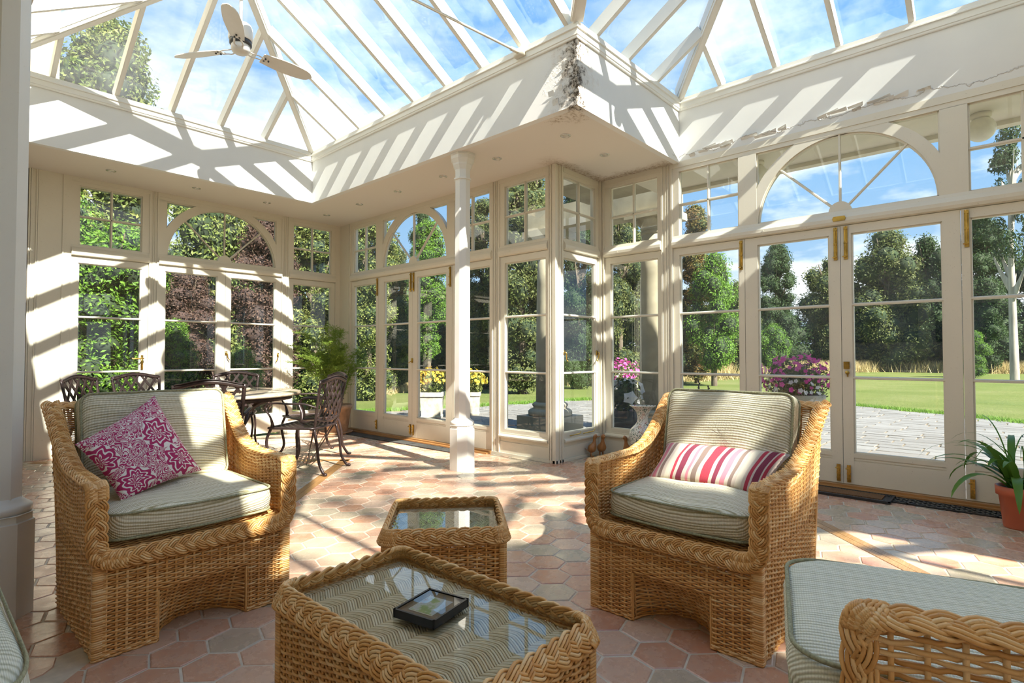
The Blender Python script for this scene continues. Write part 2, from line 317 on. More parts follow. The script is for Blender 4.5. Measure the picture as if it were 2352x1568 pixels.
# ------------------------------------------------------------------ mesh builder
class MB:
    def __init__(s): s.v = []; s.f = {}; s.n = 0; s.uv = []
    def add(s, verts, faces, uv=None):
        verts = np.asarray(verts, float).reshape(-1, 3)
        for fc in faces:
            fc = np.asarray(fc, int)
            if fc.ndim == 1: fc = fc[None]
            s.f.setdefault(fc.shape[1], []).append(fc + s.n)
        s.v.append(verts); s.n += len(verts)
        if uv is not None: s.uv.append(np.asarray(uv, float).reshape(-1, 2))
        return s
    def box(s, x0, x1, y0, y1, z0, z1):
        v = [(x, y, z) for z in (z0, z1) for y in (y0, y1) for x in (x0, x1)]
        return s.add(v, [[[0, 2, 3, 1], [4, 5, 7, 6], [0, 1, 5, 4], [2, 6, 7, 3], [0, 4, 6, 2], [1, 3, 7, 5]]])
    def prism(s, poly, axis, a, b):
        """extrude 2D polygon (list of (p,q)) along axis; 'z': (x,y), 'y': (x,z), 'x': (y,z)"""
        n = len(poly); P = np.array(poly, float)
        def put(t):
            if axis == 'z': return np.c_[P, np.full(n, t)]
            if axis == 'y': return np.c_[P[:, 0], np.full(n, t), P[:, 1]]
            return np.c_[np.full(n, t), P]
        i = np.arange(n); j = (i+1) % n
        return s.add(np.r_[put(a), put(b)], [i[::-1][None], (i+n)[None], np.c_[i, j, j+n, i+n]])
    def band(s, inner, outer, axis, a, b):
        """extruded strip between two open polylines with the same number of points"""
        n = len(inner); I = np.array(inner, float); O = np.array(outer, float)
        def put(P, t):
            if axis == 'z': return np.c_[P, np.full(n, t)]
            return np.c_[P[:, 0], np.full(n, t), P[:, 1]]
        V = np.r_[put(I, a), put(O, a), put(I, b), put(O, b)]; i = np.arange(n-1)
        return s.add(V, [np.c_[i, i+1, i+1+n, i+n], np.c_[i+2*n, i+3*n, i+1+3*n, i+1+2*n], np.c_[i, i+2*n, i+1+2*n, i+1], np.c_[i+n, i+1+n, i+1+3*n, i+3*n], [[0, n, 3*n, 2*n]], [[n-1, 3*n-1, 4*n-1, 2*n-1]]])
    def tubes(s, P, N=None, rw=.01, rh=None, sides=6, closed=False, cap=True, taper=None):
        P = np.asarray(P, float)
        if P.ndim == 2: P = P[None]
        K, n, _ = P.shape; rh = rw if rh is None else rh
        if closed: T = np.roll(P, -1, 1) - np.roll(P, 1, 1)
        else: T = np.gradient(P, axis=1)
        T /= np.linalg.norm(T, axis=2, keepdims=True) + 1e-12
        if N is None:
            N = np.zeros_like(P); N[..., 2] = 1; m = np.abs(T[..., 2]) > .93
            if m.any():
                N[:] = 0; tm = np.abs(T).mean((0, 1)); N[..., int(np.argmin(tm))] = 1
        else: N = np.broadcast_to(np.asarray(N, float), P.shape).copy()
        B = np.cross(T, N); B /= np.linalg.norm(B, axis=2, keepdims=True) + 1e-12; N = np.cross(B, T)
        a = np.arange(sides)/sides*2*pi + (pi/4 if sides == 4 else 0); k = math.sqrt(2) if sides == 4 else 1
        tp = np.ones(n) if taper is None else np.asarray(taper, float)
        V = P[:, :, None, :] + (B[:, :, None, :]*np.cos(a)[None, None, :, None]*rw*k + N[:, :, None, :]*np.sin(a)[None, None, :, None]*rh*k)*tp[None, :, None, None]
        idx = np.arange(K*n*sides).reshape(K, n, sides)
        A = idx if closed else idx[:, :-1]; Bn = np.roll(idx, -1, 1) if closed else idx[:, 1:]
        q = np.stack([A, np.roll(A, -1, 2), np.roll(Bn, -1, 2), Bn], -1).reshape(-1, 4)
        fs = [q]
        if cap and not closed: fs += [idx[:, 0, ::-1], idx[:, -1, :]]
        return s.add(V.reshape(-1, 3), fs)
    def lathe(s, prof, n=24, cx=0, cy=0, phase=0, cap=True):
        a = np.arange(n)/n*2*pi + phase; P = np.array(prof, float)
        V = np.stack([cx+P[:, 0:1]*np.cos(a), cy+P[:, 0:1]*np.sin(a), np.repeat(P[:, 1:2], n, 1)], -1)
        idx = np.arange(len(P)*n).reshape(len(P), n); r = np.roll(idx, -1, 1)
        fs = [np.stack([idx[:-1], r[:-1], r[1:], idx[1:]], -1).reshape(-1, 4)]
        if cap: fs += [idx[0, ::-1][None], idx[-1][None]]
        return s.add(V.reshape(-1, 3), fs)
    def grid(s, V, uv=None, flip=False):
        V = np.asarray(V, float); n, m, _ = V.shape; idx = np.arange(n*m).reshape(n, m)
        q = np.stack([idx[:-1, :-1], idx[1:, :-1], idx[1:, 1:], idx[:-1, 1:]], -1).reshape(-1, 4)
        if flip: q = q[:, ::-1]
        return s.add(V.reshape(-1, 3), [q], None if uv is None else uv)
    def xform(s, M):
        M = np.array(M); s.v = [v @ M[:3, :3].T + M[:3, 3] for v in s.v]; return s
    def build(s, name, mat, parent=None, smooth=False, kind=None, mesh_only=False):
        V = np.concatenate(s.v); me = bpy.data.meshes.new(name); me.vertices.add(len(V)); me.vertices.foreach_set('co', V.ravel())
        loops = []; tot = []
        for k, L in s.f.items():
            a = np.concatenate(L); loops.append(a.ravel()); tot.append(np.full(len(a), k))
        loops = np.concatenate(loops); tot = np.concatenate(tot)
        me.loops.add(len(loops)); me.loops.foreach_set('vertex_index', loops.astype(np.int32))
        me.polygons.add(len(tot)); st = np.r_[0, np.cumsum(tot)[:-1]]
        me.polygons.foreach_set('loop_start', st.astype(np.int32)); me.polygons.foreach_set('loop_total', tot.astype(np.int32))
        me.polygons.foreach_set('use_smooth', np.full(len(tot), smooth))
        if s.uv:
            UV = np.concatenate(s.uv); l = me.uv_layers.new(name='UVMap'); l.data.foreach_set('uv', UV[loops].ravel())
        me.update(calc_edges=True); me.validate()
        me.materials.append(MATS[mat] if isinstance(mat, str) else mat)
        if mesh_only: return me
        o = bpy.data.objects.new(name, me); COL.objects.link(o)
        if parent: o.parent = parent
        if kind: o['kind'] = kind
        return o

def tag(o, label, cat, group=None, kind=None):
    o['label'] = label; o['category'] = cat
    if group: o['group'] = group
    if kind: o['kind'] = kind
    return o
def thing(name, label, cat, loc=(0, 0, 0), rz=0, group=None, kind=None):
    o = bpy.data.objects.new(name, None); COL.objects.link(o); o.location = loc; o.rotation_euler = (0, 0, rz); o.empty_display_size = .1
    return tag(o, label, cat, group, kind)
def dup(root, loc, rz, label, group=None, scale=None):
    r = root.copy(); COL.objects.link(r); r.location = loc; r.rotation_euler = (0, 0, rz); r['label'] = label
    if group: r['group'] = group
    if scale: r.scale = scale
    for ch in list(root.children):
        c = ch.copy(); COL.objects.link(c); c.parent = r
        for g in ch.children:
            d = g.copy(); COL.objects.link(d); d.parent = c
    return r
def bz(pts, n=16):
    """Catmull-Rom through points"""
    P = np.array(pts, float); P = np.r_[[2*P[0]-P[1]], P, [2*P[-1]-P[-2]]]; out = []
    for i in range(1, len(P)-2):
        t = np.linspace(0, 1, n, endpoint=False)[:, None]; a, b, c, d = P[i-1:i+3]
        out.append(.5*((2*b)+(-a+c)*t+(2*a-5*b+4*c-d)*t*t+(-a+3*b-3*c+d)*t**3))
    return np.r_[np.concatenate(out), [P[-2]]]
def resample(P, step):
    P = np.array(P, float); d = np.r_[0, np.cumsum(np.linalg.norm(np.diff(P, axis=0), axis=1))]; n = max(2, int(round(d[-1]/step))+1)
    t = np.linspace(0, d[-1], n); return np.stack([np.interp(t, d, P[:, i]) for i in range(P.shape[1])], 1), t

# ------------------------------------------------------------------ room constants (metres)
XB, YR, XD, YA, ZC = 4.46, 3.459, 5.286, 7.597, 3.058
XF, YF, YV, ZF = 3.505, 6.659, 2.502, 3.58
XL, YS0, XW, YS = .45, -.26, -.75, -5.3
YR2 = -1.22; YE1, YE3, XE3 = -1.5, -4.4, 1.55      # mirror return, eaves of the wing behind the viewer
SL = .6; ZE = 3.69

# ------------------------------------------------------------------ windows and doors
TR0, TR1, HD = 2.19, 2.313, 2.96
def pane(parent, x0, x1, z0, z1, y=.030):
    MB().box(x0, x1, y, y+.004, z0, z1).build('pane', 'glass', parent)
def bar(parent, x0, x1, z0, z1):
    m = MB()
    if x1-x0 > z1-z0: zc = (z0+z1)/2; m.prism([(.008, zc-.006), (.008, zc+.006), (.022, z1), (.046, z1), (.046, z0), (.022, z0)], 'x', x0, x1)
    else:
        xc = (x0+x1)/2; m.prism([(xc-.006, .008), (x0, .022), (x0, .046), (x1, .046), (x1, .022), (xc+.006, .008)][::-1], 'z', z0, z1)
    m.build('glazing_bar', 'paint', parent)
def bead(m, x0, x1, z0, z1, w=.011):
    for a in ((x0-w*.2, x1+w*.2, z1-w*.1, z1+w), (x0-w*.2, x1+w*.2, z0-w, z0+w*.1)): m.box(a[0], a[1], .018, .05, a[2], a[3])
    m.box(x0-w, x0+w*.1, .018, .05, z0-w, z1+w); m.box(x1-w*.1, x1+w, .018, .05, z0-w, z1+w)
def bolt(parent, x, z0, z1, knob_low=True, side=1):
    m = MB(); m.box(x-.014, x+.014, -.003, .004, z0, z1); m.tubes([(x, -.008, z0+.02), (x, -.008, z1)], rw=.0055, sides=8)
    for z in (z0+.03, (z0+z1)/2, z1-.02): m.box(x-.013, x+.013, -.015, .002, z-.007, z+.007)
    zk = z0+.022 if knob_low else z1-.03; m.tubes([(x, -.01, zk), (x-.02*side, -.022, zk)], rw=.005, sides=8); m.build('bolt', 'brass', parent)
def leaf(root, x0, x1, g0, g1, zg=.30, ztop=2.106, bars=(1.52, .912), door=True, zb=.035, name='door_leaf', step=0.0):
    y0 = .006+step; m = MB()
    m.box(x0+.002, g0-.010, y0, .05, zb, TR0-.004); m.box(g1+.010, x1-.002, y0, .05, zb, TR0-.004)
    m.box(g0-.010, g1+.010, y0, .05, ztop+.010, TR0-.004)
    if door:
        # bottom rail with a bead groove between rail and panel
        m.box(g0-.010, g1+.010, y0, .05, zg-.045, zg-.010); m.box(g0-.010, g1+.010, y0+.006, .05, zg-.058, zg-.045); m.box(g0-.010, g1+.010, y0+.002, .05, zg-.066, zg-.058)
        m.box(g0-.010, g1+.010, y0+.007, .05, zg-.072, zg-.066); m.box(g0-.010, g1+.010, y0+.001, .05, zb, zg-.072)
    else: m.box(g0-.010, g1+.010, y0, .05, zb, zg-.010)
    bead(m, g0, g1, zg, ztop)
    lf = m.build(name, 'paint', root)
    zs = [zg] + sorted(bars) + [ztop]
    for i in range(len(zs)-1): pane(lf, g0-.004, g1+.004, zs[i], zs[i+1])
    for b in bars: bar(lf, g0-.01, g1+.01, b-.012, b+.012)
    return lf
def transom(root, x0, x1):
    m = MB()
    m.prism([(0, TR0), (-.022, TR0+.008), (-.030, TR0+.03), (-.030, TR0+.058), (-.016, TR0+.085), (-.008, TR0+.095), (0, TR1), (.07, TR1), (.07, TR0)][::-1], 'x', x0, x1)
    for x in np.arange(x0+.18, x1-.1, .42): m.tubes([(x, -.034, TR0+.045), (x, -.029, TR0+.045)], rw=.004, sides=6)
    m.build('transom', 'paint', root)
def top_light(root, x0, x1, g0, g1, arch=False, cols=2):
    m = MB(); m.box(x0, x1, 0, .07, HD+.010, ZC+.01); m.box(x0, g0-.01, .0, .07, TR1, HD+.012); m.box(g1+.01, x1, .0, .07, TR1, HD+.012)
    m.box(x0, x1, -.006, .0, HD+.05, ZC+.01)
    bead(m, g0, g1, TR1+.008, HD); fr = m.build('toplight_frame', 'paint', root)
    xc = (g0+g1)/2
    if not arch:
        zc = 2.632
        for a, b in (((g0, xc), (zc, HD)), ((xc, g1), (zc, HD)), ((g0, xc), (TR1, zc)), ((xc, g1), (TR1, zc))): pane(fr, a[0]-.003, a[1]+.003, b[0], b[1]+.003)
        bar(fr, xc-.012, xc+.012, TR1, HD+.008); bar(fr, g0-.008, g1+.008, zc-.012, zc+.012)
        return
    ri = (g1-g0)/2; ro = ri+.09; zb = 2.30
    ts = np.linspace(0, pi, 41)
    inn = [(xc+ri*cos(t), zb+ri*sin(t)) for t in ts]; out = [(xc+ro*cos(t), zb+ro*sin(t)) for t in ts]
    a = MB().band(inn, out, 'y', .002, .06)
    inn2 = [(xc+(ri-.012)*cos(t), zb+(ri-.012)*sin(t)) for t in ts]; a.band(inn2, inn, 'y', .018, .05)
    ar = a.build('arch_frame', 'paint', root)
    for k in range(4):
        tt = np.linspace(k*pi/4, (k+1)*pi/4, 11)
        MB().prism([(xc, zb)] + [(xc+(ri+.004)*cos(t), zb+(ri+.004)*sin(t)) for t in tt], 'y', .030, .034).build('pane', 'glass', ar)
    for sg in (-1, 1):
        tt = np.linspace(.02, pi/2-.02, 13); pts = [(xc+sg*(ri+.05)*cos(t), zb+(ri+.05)*sin(t)) for t in tt] + [(xc+sg*ri*.1, HD+.01), (xc+sg*(ri+.008), HD+.01)]
        MB().prism(pts if sg < 0 else pts[::-1], 'y', .036, .040).build('pane', 'glass', ar)
    for ang in (45, 90, 135):
        c, s_ = cos(R_(ang)), sin(R_(ang)); p0 = (xc+.06*c, .027, zb+.06*s_); p1 = (xc+ri*c, .027, zb+ri*s_)
        MB().tubes([p0, p1], N=(0, 1, 0), rw=.011, rh=.018, sides=6).build('glazing_bar', 'paint', ar)
    h = [(xc+.085*cos(t), zb+.01+.085*sin(t)) for t in np.linspace(0, pi, 17)]
    MB().prism(h[::-1], 'y', .004, .05).build('arch_boss', 'paint', ar)

def place(wall, s):
    if wall == 'A': return (s, YA, 0), 0
    if wall == 'B': return (XB, s, 0), -pi/2
    if wall == 'D': return (XD, s, 0), -pi/2
    if wall == 'R': return (s, YR, 0), 0
    if wall == 'S2': return (s, YR2, 0), pi
    if wall == 'S': return (s, YS, 0), pi
def latch(parent, x, z, side=1, hook=True):
    m = MB(); m.box(x-.014, x+.014, -.004, .006, z-.02, z+.03); m.tubes(bz([(x, -.012, z+.01), (x+.004*side, -.03, z), (x+.012*side, -.026, z-.05), (x+.028*side, -.02, z-.075), (x+.034*side, -.03, z-.085)], 6), rw=.0065, sides=8, taper=None); m.build('latch', 'brass', parent, True)
# single windows / side leaves: wall, centre, half outer, half glass
NW = [0]; ND = [0]
def side_bay(wall, c, ho, hg, door=False, label='', sill=False, hl=None, hr=None):
    loc, rz = place(wall, c)
    if door: ND[0] += 1; nm = 'door_%d' % ND[0]
    else: NW[0] += 1; nm = 'window_%d' % NW[0]
    r = thing(nm, label, 'door' if door else 'window', loc, rz, kind='structure')
    hl = hl or ho; hr = hr or ho
    transom(r, -hl, hr); top_light(r, -hl, hr, -hg, hg)
    if door: lf = leaf(r, -hl, hr, -hg, hg)
    else:
        lf = leaf(r, -hl, hr, -hg, hg, zg=.30, zb=.245, door=False, name='sash')
        m = MB(); m.box(-hl, hr, .004, .07, 0, .15); m.box(-hl, hr, .012, .06, .15, .235); m.prism([(.0, .235), (-.016, .228), (-.022, .215), (-.02, .2), (0, .195), (.07, .195), (.07, .248), (0, .248)][::-1], 'x', -hl, hr)
        m.build('sill_panel', 'paint', r)
    return r, lf
def arch_bay(wall, c, ho, pl, label, mid=.0):
    loc, rz = place(wall, c); ND[0] += 1
    r = thing('door_%d' % ND[0], label, 'door', loc, rz, kind='structure')
    transom(r, -ho, ho); top_light(r, -ho, ho, -.665, .665, arch=True)
    l = leaf(r, -ho, mid, pl[0], pl[1]); q = leaf(r, mid, ho, pl[2], pl[3])
    return r, l, q

wA1, lA1 = side_bay('A', 1.577, .363, .288, True, 'narrow glazed door with brass lever handle at the far left of the garden wall', hr=.37)
wA2, lA2a, lA2b = arch_bay('A', 2.80, .752, (-.669, -.093, .089, .659), 'arched double window doors behind the dining table', mid=.012)
wA3, lA3 = side_bay('A', 4.02, .36, .284, False, 'tall narrow window right of the arch, by the corner fern')
wB1, lB1 = side_bay('B', 6.93, .347, .273, True, 'narrow glazed door leaf beside the feathery plant in the corner', hl=.35)
wB2, lB2a, lB2b = arch_bay('B', 5.812, .771, (-.636, -.097, .104, .650), 'arched double garden doors behind the white column', mid=-.005)
wB3, lB3 = side_bay('B', 4.70, .341, .286, True, 'narrow glazed door leaf partly behind the white column')
wB4, lB4 = side_bay('B', 3.878, .362, .280, False, 'tall window showing the stone column outside, left of the outer corner', hr=.33)
wR, lR = side_bay('R', 4.901, .30, .288, False, 'narrow window on the short return wall above the wooden ducks', hr=.345)
wD0, lD0 = side_bay('D', 3.037, .33, .279, False, 'tall window behind the painted vase', hl=.36)
wD1, lD1 = side_bay('D', 2.212, .349, .288, True, 'narrow glazed door leaf behind the right armchair back', hl=.368)
wD2, lD2a, lD2b = arch_bay('D', 1.075, .788, (-.663, -.095, .087, .669), 'large arched double doors opening to the paved terrace', mid=-.001)
wD3, lD3 = side_bay('D', -.067, .354, .291, True, 'glazed door leaf at the right edge behind the strap-leaved plant', hr=.36)
# far side of the room, behind the camera
arch_bay('B', -2.4, .76, (-.66, -.09, .09, .66), 'arched doors behind the viewer, nearest the return'); arch_bay('B', -4.2, .76, (-.66, -.09, .09, .66), 'arched doors behind the viewer, in the far corner')
for x_, l_ in ((3.6, 'nearest the garden'), (2.0, 'in the middle'), (.4, 'nearest the house')): arch_bay('S', x_, .80, (-.70, -.09, .09, .70), 'unseen arched end wall doors added to brighten the room, '+l_)  # unseen end wall glazing, added so sun bounces into the foreground

# brass fittings
for l, x in ((lB1, .347-.028), (lB2a, -.005-.03), (lB2b, -.005+.028), (lB2b, .771-.03)): bolt(l, x, 1.93, 2.175)
for l, x in ((lB1, .347-.028), (lB2a, -.035), (lB2b, .028)): bolt(l, x, .07, .20, False)
for l, x in ((lD1, .349-.03), (lD2a, -.035), (lD2b, .04), (lD3, -.354+.035)): bolt(l, x, 1.90, 2.175)
for l, x in ((lD2a, -.035), (lD2b, .04), (lD3, -.354+.04)): bolt(l, x, .05, .19, False)
latch(lA2b, .03, 1.12); latch(lA2b, .752-.04, 1.10, -1); latch(lR, -.295, 1.12); latch(lR, .315, 1.12, -1)
m = MB(); m.box(.36-.365+.32-.012, .327, -.004, .006, .93, 1.10); m.tubes(bz([(.318, -.01, 1.06), (.318, -.045, 1.06), (.25, -.05, 1.058), (.20, -.045, 1.062)], 5), rw=.008, sides=8); m.build('lever_handle', 'brass', lA1, True)
m = MB(); m.box(.012, .055, -.004, .006, .985, 1.045); m.lathe([(0, -.012), (.02, -.012), (.02, -.004), (0, -.004)], 16)
m.v[-1] = np.c_[m.v[-1][:, 0]+.034, m.v[-1][:, 2]-.0, m.v[-1][:, 1]+1.015]; m.build('lock_plate', 'brass', lD2b)
m = MB(); m.lathe([(0, 0), (.016, 0), (.016, .012), (0, .02)], 12); m.v[-1] = np.c_[m.v[-1][:, 0]+.04, -m.v[-1][:, 2], m.v[-1][:, 1]+.955]; m.box(.036, .045, -.006, .004, .92, .955); m.build('keyhole_cover', 'brass', lD2b)
m = MB(); m.box(-.016, .012, -.005, .006, 1.0, 1.06); m.tubes([(0, 0, 1.015), (0, -.03, 1.015), (-.03, -.03, 1.0)], rw=.006, sides=8); m.build('latch', 'brass', lB2b)
m = MB(); m.prism([(-.05, 2.242), (-.042, 2.262), (.042, 2.262), (.05, 2.242), (.042, 2.222), (-.042, 2.222)][::-1], 'y', -.036, -.029); m.build('maker_plate', 'brass', wD2)
for x0, x1 in ((-.22, -.04), (.02, .22)):
    m = MB(); m.tubes(bz([(x0, -.02, .262), ((x0+x1)/2, -.032, .268), (x1-.03, -.035, .272), (x1, -.03, .29)], 5), rw=.006, sides=6); m.build('window_stay', 'brass', lR, True)

# ------------------------------------------------------------------ posts, corner posts, trims
NT_ = [0]
def trim(boxes, label, mat='paint', cat='trim'):
    NT_[0] += 1; m = MB()
    for b in boxes: m.box(*b)
    return tag(m.build('trim_%d' % NT_[0], mat), label, cat, kind='structure')
def fluted_x(x0, x1, y, z1=ZC+.01):       # pilaster on a wall facing -Y
    b = [(x0, x1, y+.004, y+.07, 0, z1), (x0, x0+.018, y-.008, y+.004, 0, z1), (x1-.018, x1, y-.008, y+.004, 0, z1)]; w = x1-x0-.036
    if w > .03: b += [(x0+.018+w*.30, x0+.018+w*.42, y-.004, y+.004, 0, z1), (x0+.018+w*.58, x0+.018+w*.70, y-.004, y+.004, 0, z1)]
    return b
def fluted_y(y0, y1, x, z1=ZC+.01):
    return [(b[2], b[3], b[0], b[1], b[4], b[5]) for b in fluted_x(y0, y1, x, z1)]
trim([(.855, 1.214, YA-.004, YA+.07, 0, ZC)] + [(x, x+.012, YA-.014, YA-.004, 0, ZC) for x in (.855, .872, .915, .93, 1.135)], 'cream boarded panel at the left end of the garden wall', cat='panel')
trim(fluted_x(1.947, 2.048, YA), 'fluted post left of the arched window behind the dining table')
trim(fluted_x(3.552, 3.66, YA), 'fluted post right of the arched window behind the dining table')
trim([(4.38, XB+.002, YA-.002, YA+.07, 0, ZC), (XB-.004, XB+.07, 7.28, YA+.07, 0, ZC), (XB-.012, XB-.004, 7.29, 7.31, 0, ZC), (XB-.010, XB-.004, 7.33, 7.345, 0, ZC)], 'inner corner post behind the feathery corner plant')
trim(fluted_y(4.24, 4.359, XB), 'fluted post right of the white column, between door and window')
trim([(XB-.002, XB+.14, YR-.002, 3.548, 0, ZC), (XB-.014, XB-.002, 3.505, 3.52, 0, ZC), (XB-.014, XB-.002, 3.53, 3.542, 0, ZC), (XB-.012, XB+.02, YR-.012, YR+.03, 0, ZC), (XB+.06, XB+.08, YR-.012, YR, 0, ZC), (XB+.10, XB+.12, YR-.012, YR, 0, ZC)], 'outer corner post where the wall steps back')
trim([(5.246, XD+.07, YR-.002, YR+.07, 0, ZC), (XD-.002, XD+.07, 3.397, YR+.07, 0, ZC), (XD-.03, XD-.002, YR-.03, YR-.002, 0, ZC), (XD-.014, XD-.002, 3.40, 3.415, 0, ZC)], 'inner corner post between the ducks and the vase')
trim(fluted_y(2.58, 2.707, XD), 'fluted post between the vase window and the armchair')
trim(fluted_y(-.56, -.427, XD), 'fluted post at the right edge of the terrace wall')
trim([(XD, XD+.07, YR2-.07, -.56, 0, ZC)], 'plain wall panel right of the terrace doors, out of view', cat='panel')
trim([(4.40, XB+.07, YS-.07, YS, 0, ZC), (XW-.1, -.40, YS-.07, YS, 0, ZC), (XB, XD, YR2-.07, YR2, 0, ZC), (XB, XB+.07, -1.64, YR2-.07, 0, ZC), (XB, XB+.07, -3.44, -3.16, 0, ZC), (XB, XB+.07, YS-.07, -4.96, 0, ZC)], 'posts and panel of the glazed wall behind the viewer', cat='panel')
trim([(XB-.05, XB+.06, 4.36, 7.28, -.01, .032), (XB-.09, XB-.05, 4.36, 7.28, -.01, .016)], 'oak threshold under the arched garden doors', 'oak_sill', 'threshold')
trim([(XD-.05, XD+.06, YR2, 2.58, -.01, .032), (XD-.10, XD-.05, YR2, 2.58, -.01, .018)], 'oak threshold under the terrace doors', 'oak_sill', 'threshold')
trim([(XB-.012, XB, 3.46, 4.36, 0, .03), (XB, XD, YR-.012, YR, 0, .03), (XD-.012, XD, 2.58, YR, 0, .03)], 'thin skirting strip below the windows of the return', cat='skirting')
# left: solid strip coloured dark to stand for the recess, then house wall
tag(MB().box(.80, .856, YA+.02, YA+.09, 0, ZC).box(.70, .80, YA+.3, YA+.4, 0, ZC).build('trim_20', 'dark_strip'), 'narrow strip coloured dark for the gap left of the cream boarded panel', 'gap', kind='structure')
tag(MB().box(XW-.3, XW, YS-.1, YA+.5, 0, ZC+.02).box(XW-.3, .80, YA+.4, YA+.5, 0, ZC).build('wall_left', 'house_wall'), 'plain house wall on the left side of the room', 'wall', kind='structure')
tag(MB().box(XW-4, 1.15, 8.05, 13, 0, 8.5).box(XW-4, XW-.05, YS-.5, 8.1, ZC+.02, 5.2).build('wall_back', 'render_wall'), 'sunlit ochre rendered house wall seen through the roof glass at top left', 'wall', kind='structure')

# ------------------------------------------------------------------ ceiling: soffit, fascia, roof lantern
outer = [(XW, YS), (XD+.05, YS), (XD+.05, YR+.02), (XB+.03, YR+.02), (XB+.03, YA+.05), (XW, YA+.05)]
m = MB()
def slab(x0, x1, y0, y1): m.box(x0, x1, y0, y1, ZC, ZC+.08)
e_ = .03; slab(XF+e_, XB+.06, YR+.06, YA+.06); slab(XF+e_, XD+.06, YV+e_, YR+.06); slab(XW, XF+e_, YF+e_, YA+.5); slab(XW, XL-e_, YS-.07, YF+e_); slab(XF+e_, XD+.06, YR2-.07, YS0-e_); slab(XF+e_, XB+.06, YS-.07, YR2-.07); slab(XL-e_, XF+e_, YS-.07, YE3-e_); slab(XL-e_, XE3-e_, YE3-e_, YE1-e_)
ceil_ = m.build('ceiling', 'plaster_soffit'); tag(ceil_, 'cream plaster soffit running round the roof lights', 'ceiling', kind='structure')
NB = [0]
def fascia(segs):
    for i, (a, b, nrm, *_r) in enumerate(segs):
        a = np.array(a); b = np.array(b); n = np.array(nrm)   # n points into the light well (towards the room)
        m = MB(); mo = MB(); d = (b-a)/np.linalg.norm(b-a); L = np.linalg.norm(b-a)
        def run(mb, prof, e0, e1):
            # prof: list of (offset towards room, z)
            P = [np.r_[a-d*0+d*e0(o)+n*o, z] for o, z in prof]; Q = [np.r_[b+d*e1(o)+n*o, z] for o, z in prof]; k = len(prof)
            V = P+Q; ii = np.arange(k); jj = (ii+1) % k
            mb.add(V, [ii[None], (ii+k)[::-1][None], np.c_[ii, ii+k, jj+k, jj]])
        e0 = lambda o: o*segs[i][3] if len(segs[i]) > 3 else 0
        e1 = lambda o: -o*segs[i][4] if len(segs[i]) > 3 else 0
        run(m, [(0, ZC-.003), (0, ZE), (-.06, ZE), (-.06, ZC-.003)], e0, e1)
        run(mo, [(0, ZF), (.012, ZF), (.016, ZF+.006), (.016, ZF+.018), (.022, ZF+.022), (.022, ZE-.045), (.034, ZE-.04), (.034, ZE-.028), (.028, ZE-.022), (.028, ZE+.01), (-.10, ZE+.06), (-.10, ZF)], e0, e1)
        f = m.build('fascia', 'plaster_fascia', ceil_); mo.build('eaves_moulding', 'paint_column', ceil_)
# corner factors: +1 inner corner (mitre shortens), -1 outer corner (mitre lengthens)
fascia([((XL, YF), (XF, YF), (0, -1), 1, 1), ((XF, YF), (XF, YV), (-1, 0), 1, -1), ((XF, YV), (XD, YV), (0, -1), -1, 1), ((XD, YV), (XD, YS0), (-1, 0), 1, 1), ((XD, YS0), (XF, YS0), (0, 1), 1, -1), ((XF, YS0), (XF, YE3), (-1, 0), -1, 1), ((XF, YE3), (XE3, YE3), (0, 1), 1, 1), ((XE3, YE3), (XE3, YE1), (1, 0), 1, -1), ((XE3, YE1), (XL, YE1), (0, 1), -1, 1), ((XL, YE1), (XL, YF), (1, 0), 1, 1)])
# flakes of peeling paint low on the fascia over the terrace doors
m = MB()
for k in range(26):
    y = 2.35 - random.random()**1.5*1.9; z = 3.10 + (2.35-y)*.025 + random.uniform(-.015, .02); w = random.uniform(.02, .07); h = random.uniform(.008, .022)
    V = np.array([[(XD-.002-(.012*j), y+(i-.5)*w+random.uniform(-.004, .004), z+h*j-.3*h*j*i) for j in range(3)] for i in range(3)]); m.grid(V)
m.build('paint_flakes', 'plaster_fascia', ceil_, kind='stuff')
m = MB()
for k in range(30):
    t = random.random(); z = 3.1+.45*random.random(); d_ = random.random()**2*.25*(1.2-(z-3.1))
    w = random.uniform(.01, .03); h = random.uniform(.01, .03)
    V = np.array([[(XF-.001-.006*j, YV+d_+(i-1)*w, z+(j-1)*h) for j in range(3)] for i in range(3)]); m.grid(V)
m.build('paint_flakes', 'plaster_fascia', ceil_, kind='stuff')

x_r = (XL+XF)/2; h1 = (XF-XL)/2; y_r = (YS0+YV)/2; h2 = (YV-YS0)/2
H1 = lambda x, y: SL*min(x-XL, XF-x, y-YE1, YF-y); H3 = lambda x, y: SL*min(x-XE3, XF-x, y-YE3, YF-y); H2 = lambda x, y: SL*min(x-XL, XD-x, y-YS0, YV-y)
Hf = lambda x, y: max(H1(x, y), H2(x, y), H3(x, y))
roof = thing('window_20', 'hipped glass roof of white rafters and clear panes over the light well', 'roof light', (0, 0, 0), kind='structure')
NRM = 1/math.sqrt(1+SL*SL)
def rafter(p, d, own):
    """p eave foot (x,y), d unit plan direction up the slope; own(x,y) the slope plane height"""
    t = 0
    while Hf(p[0]+d[0]*(t+.01), p[1]+d[1]*(t+.01)) >= own(t+.01)-1e-4 and t < 4: t += .01
    if t < .12: return t
    up = np.array([-d[0]*SL, -d[1]*SL, 1])*NRM; q0 = np.array([p[0], p[1], ZE])-np.array([d[0], d[1], SL])*.02; q1 = np.array([p[0]+d[0]*t, p[1]+d[1]*t, ZE+SL*t])
    m = MB(); m.tubes([q0+up*.055, q1+up*.055], N=up, rw=.020, rh=.055, sides=4); m.tubes([q0+up*.004, q1+up*.004], N=up, rw=.013, rh=.006, sides=4)
    m.build('rafter', 'paint_column', roof); return t
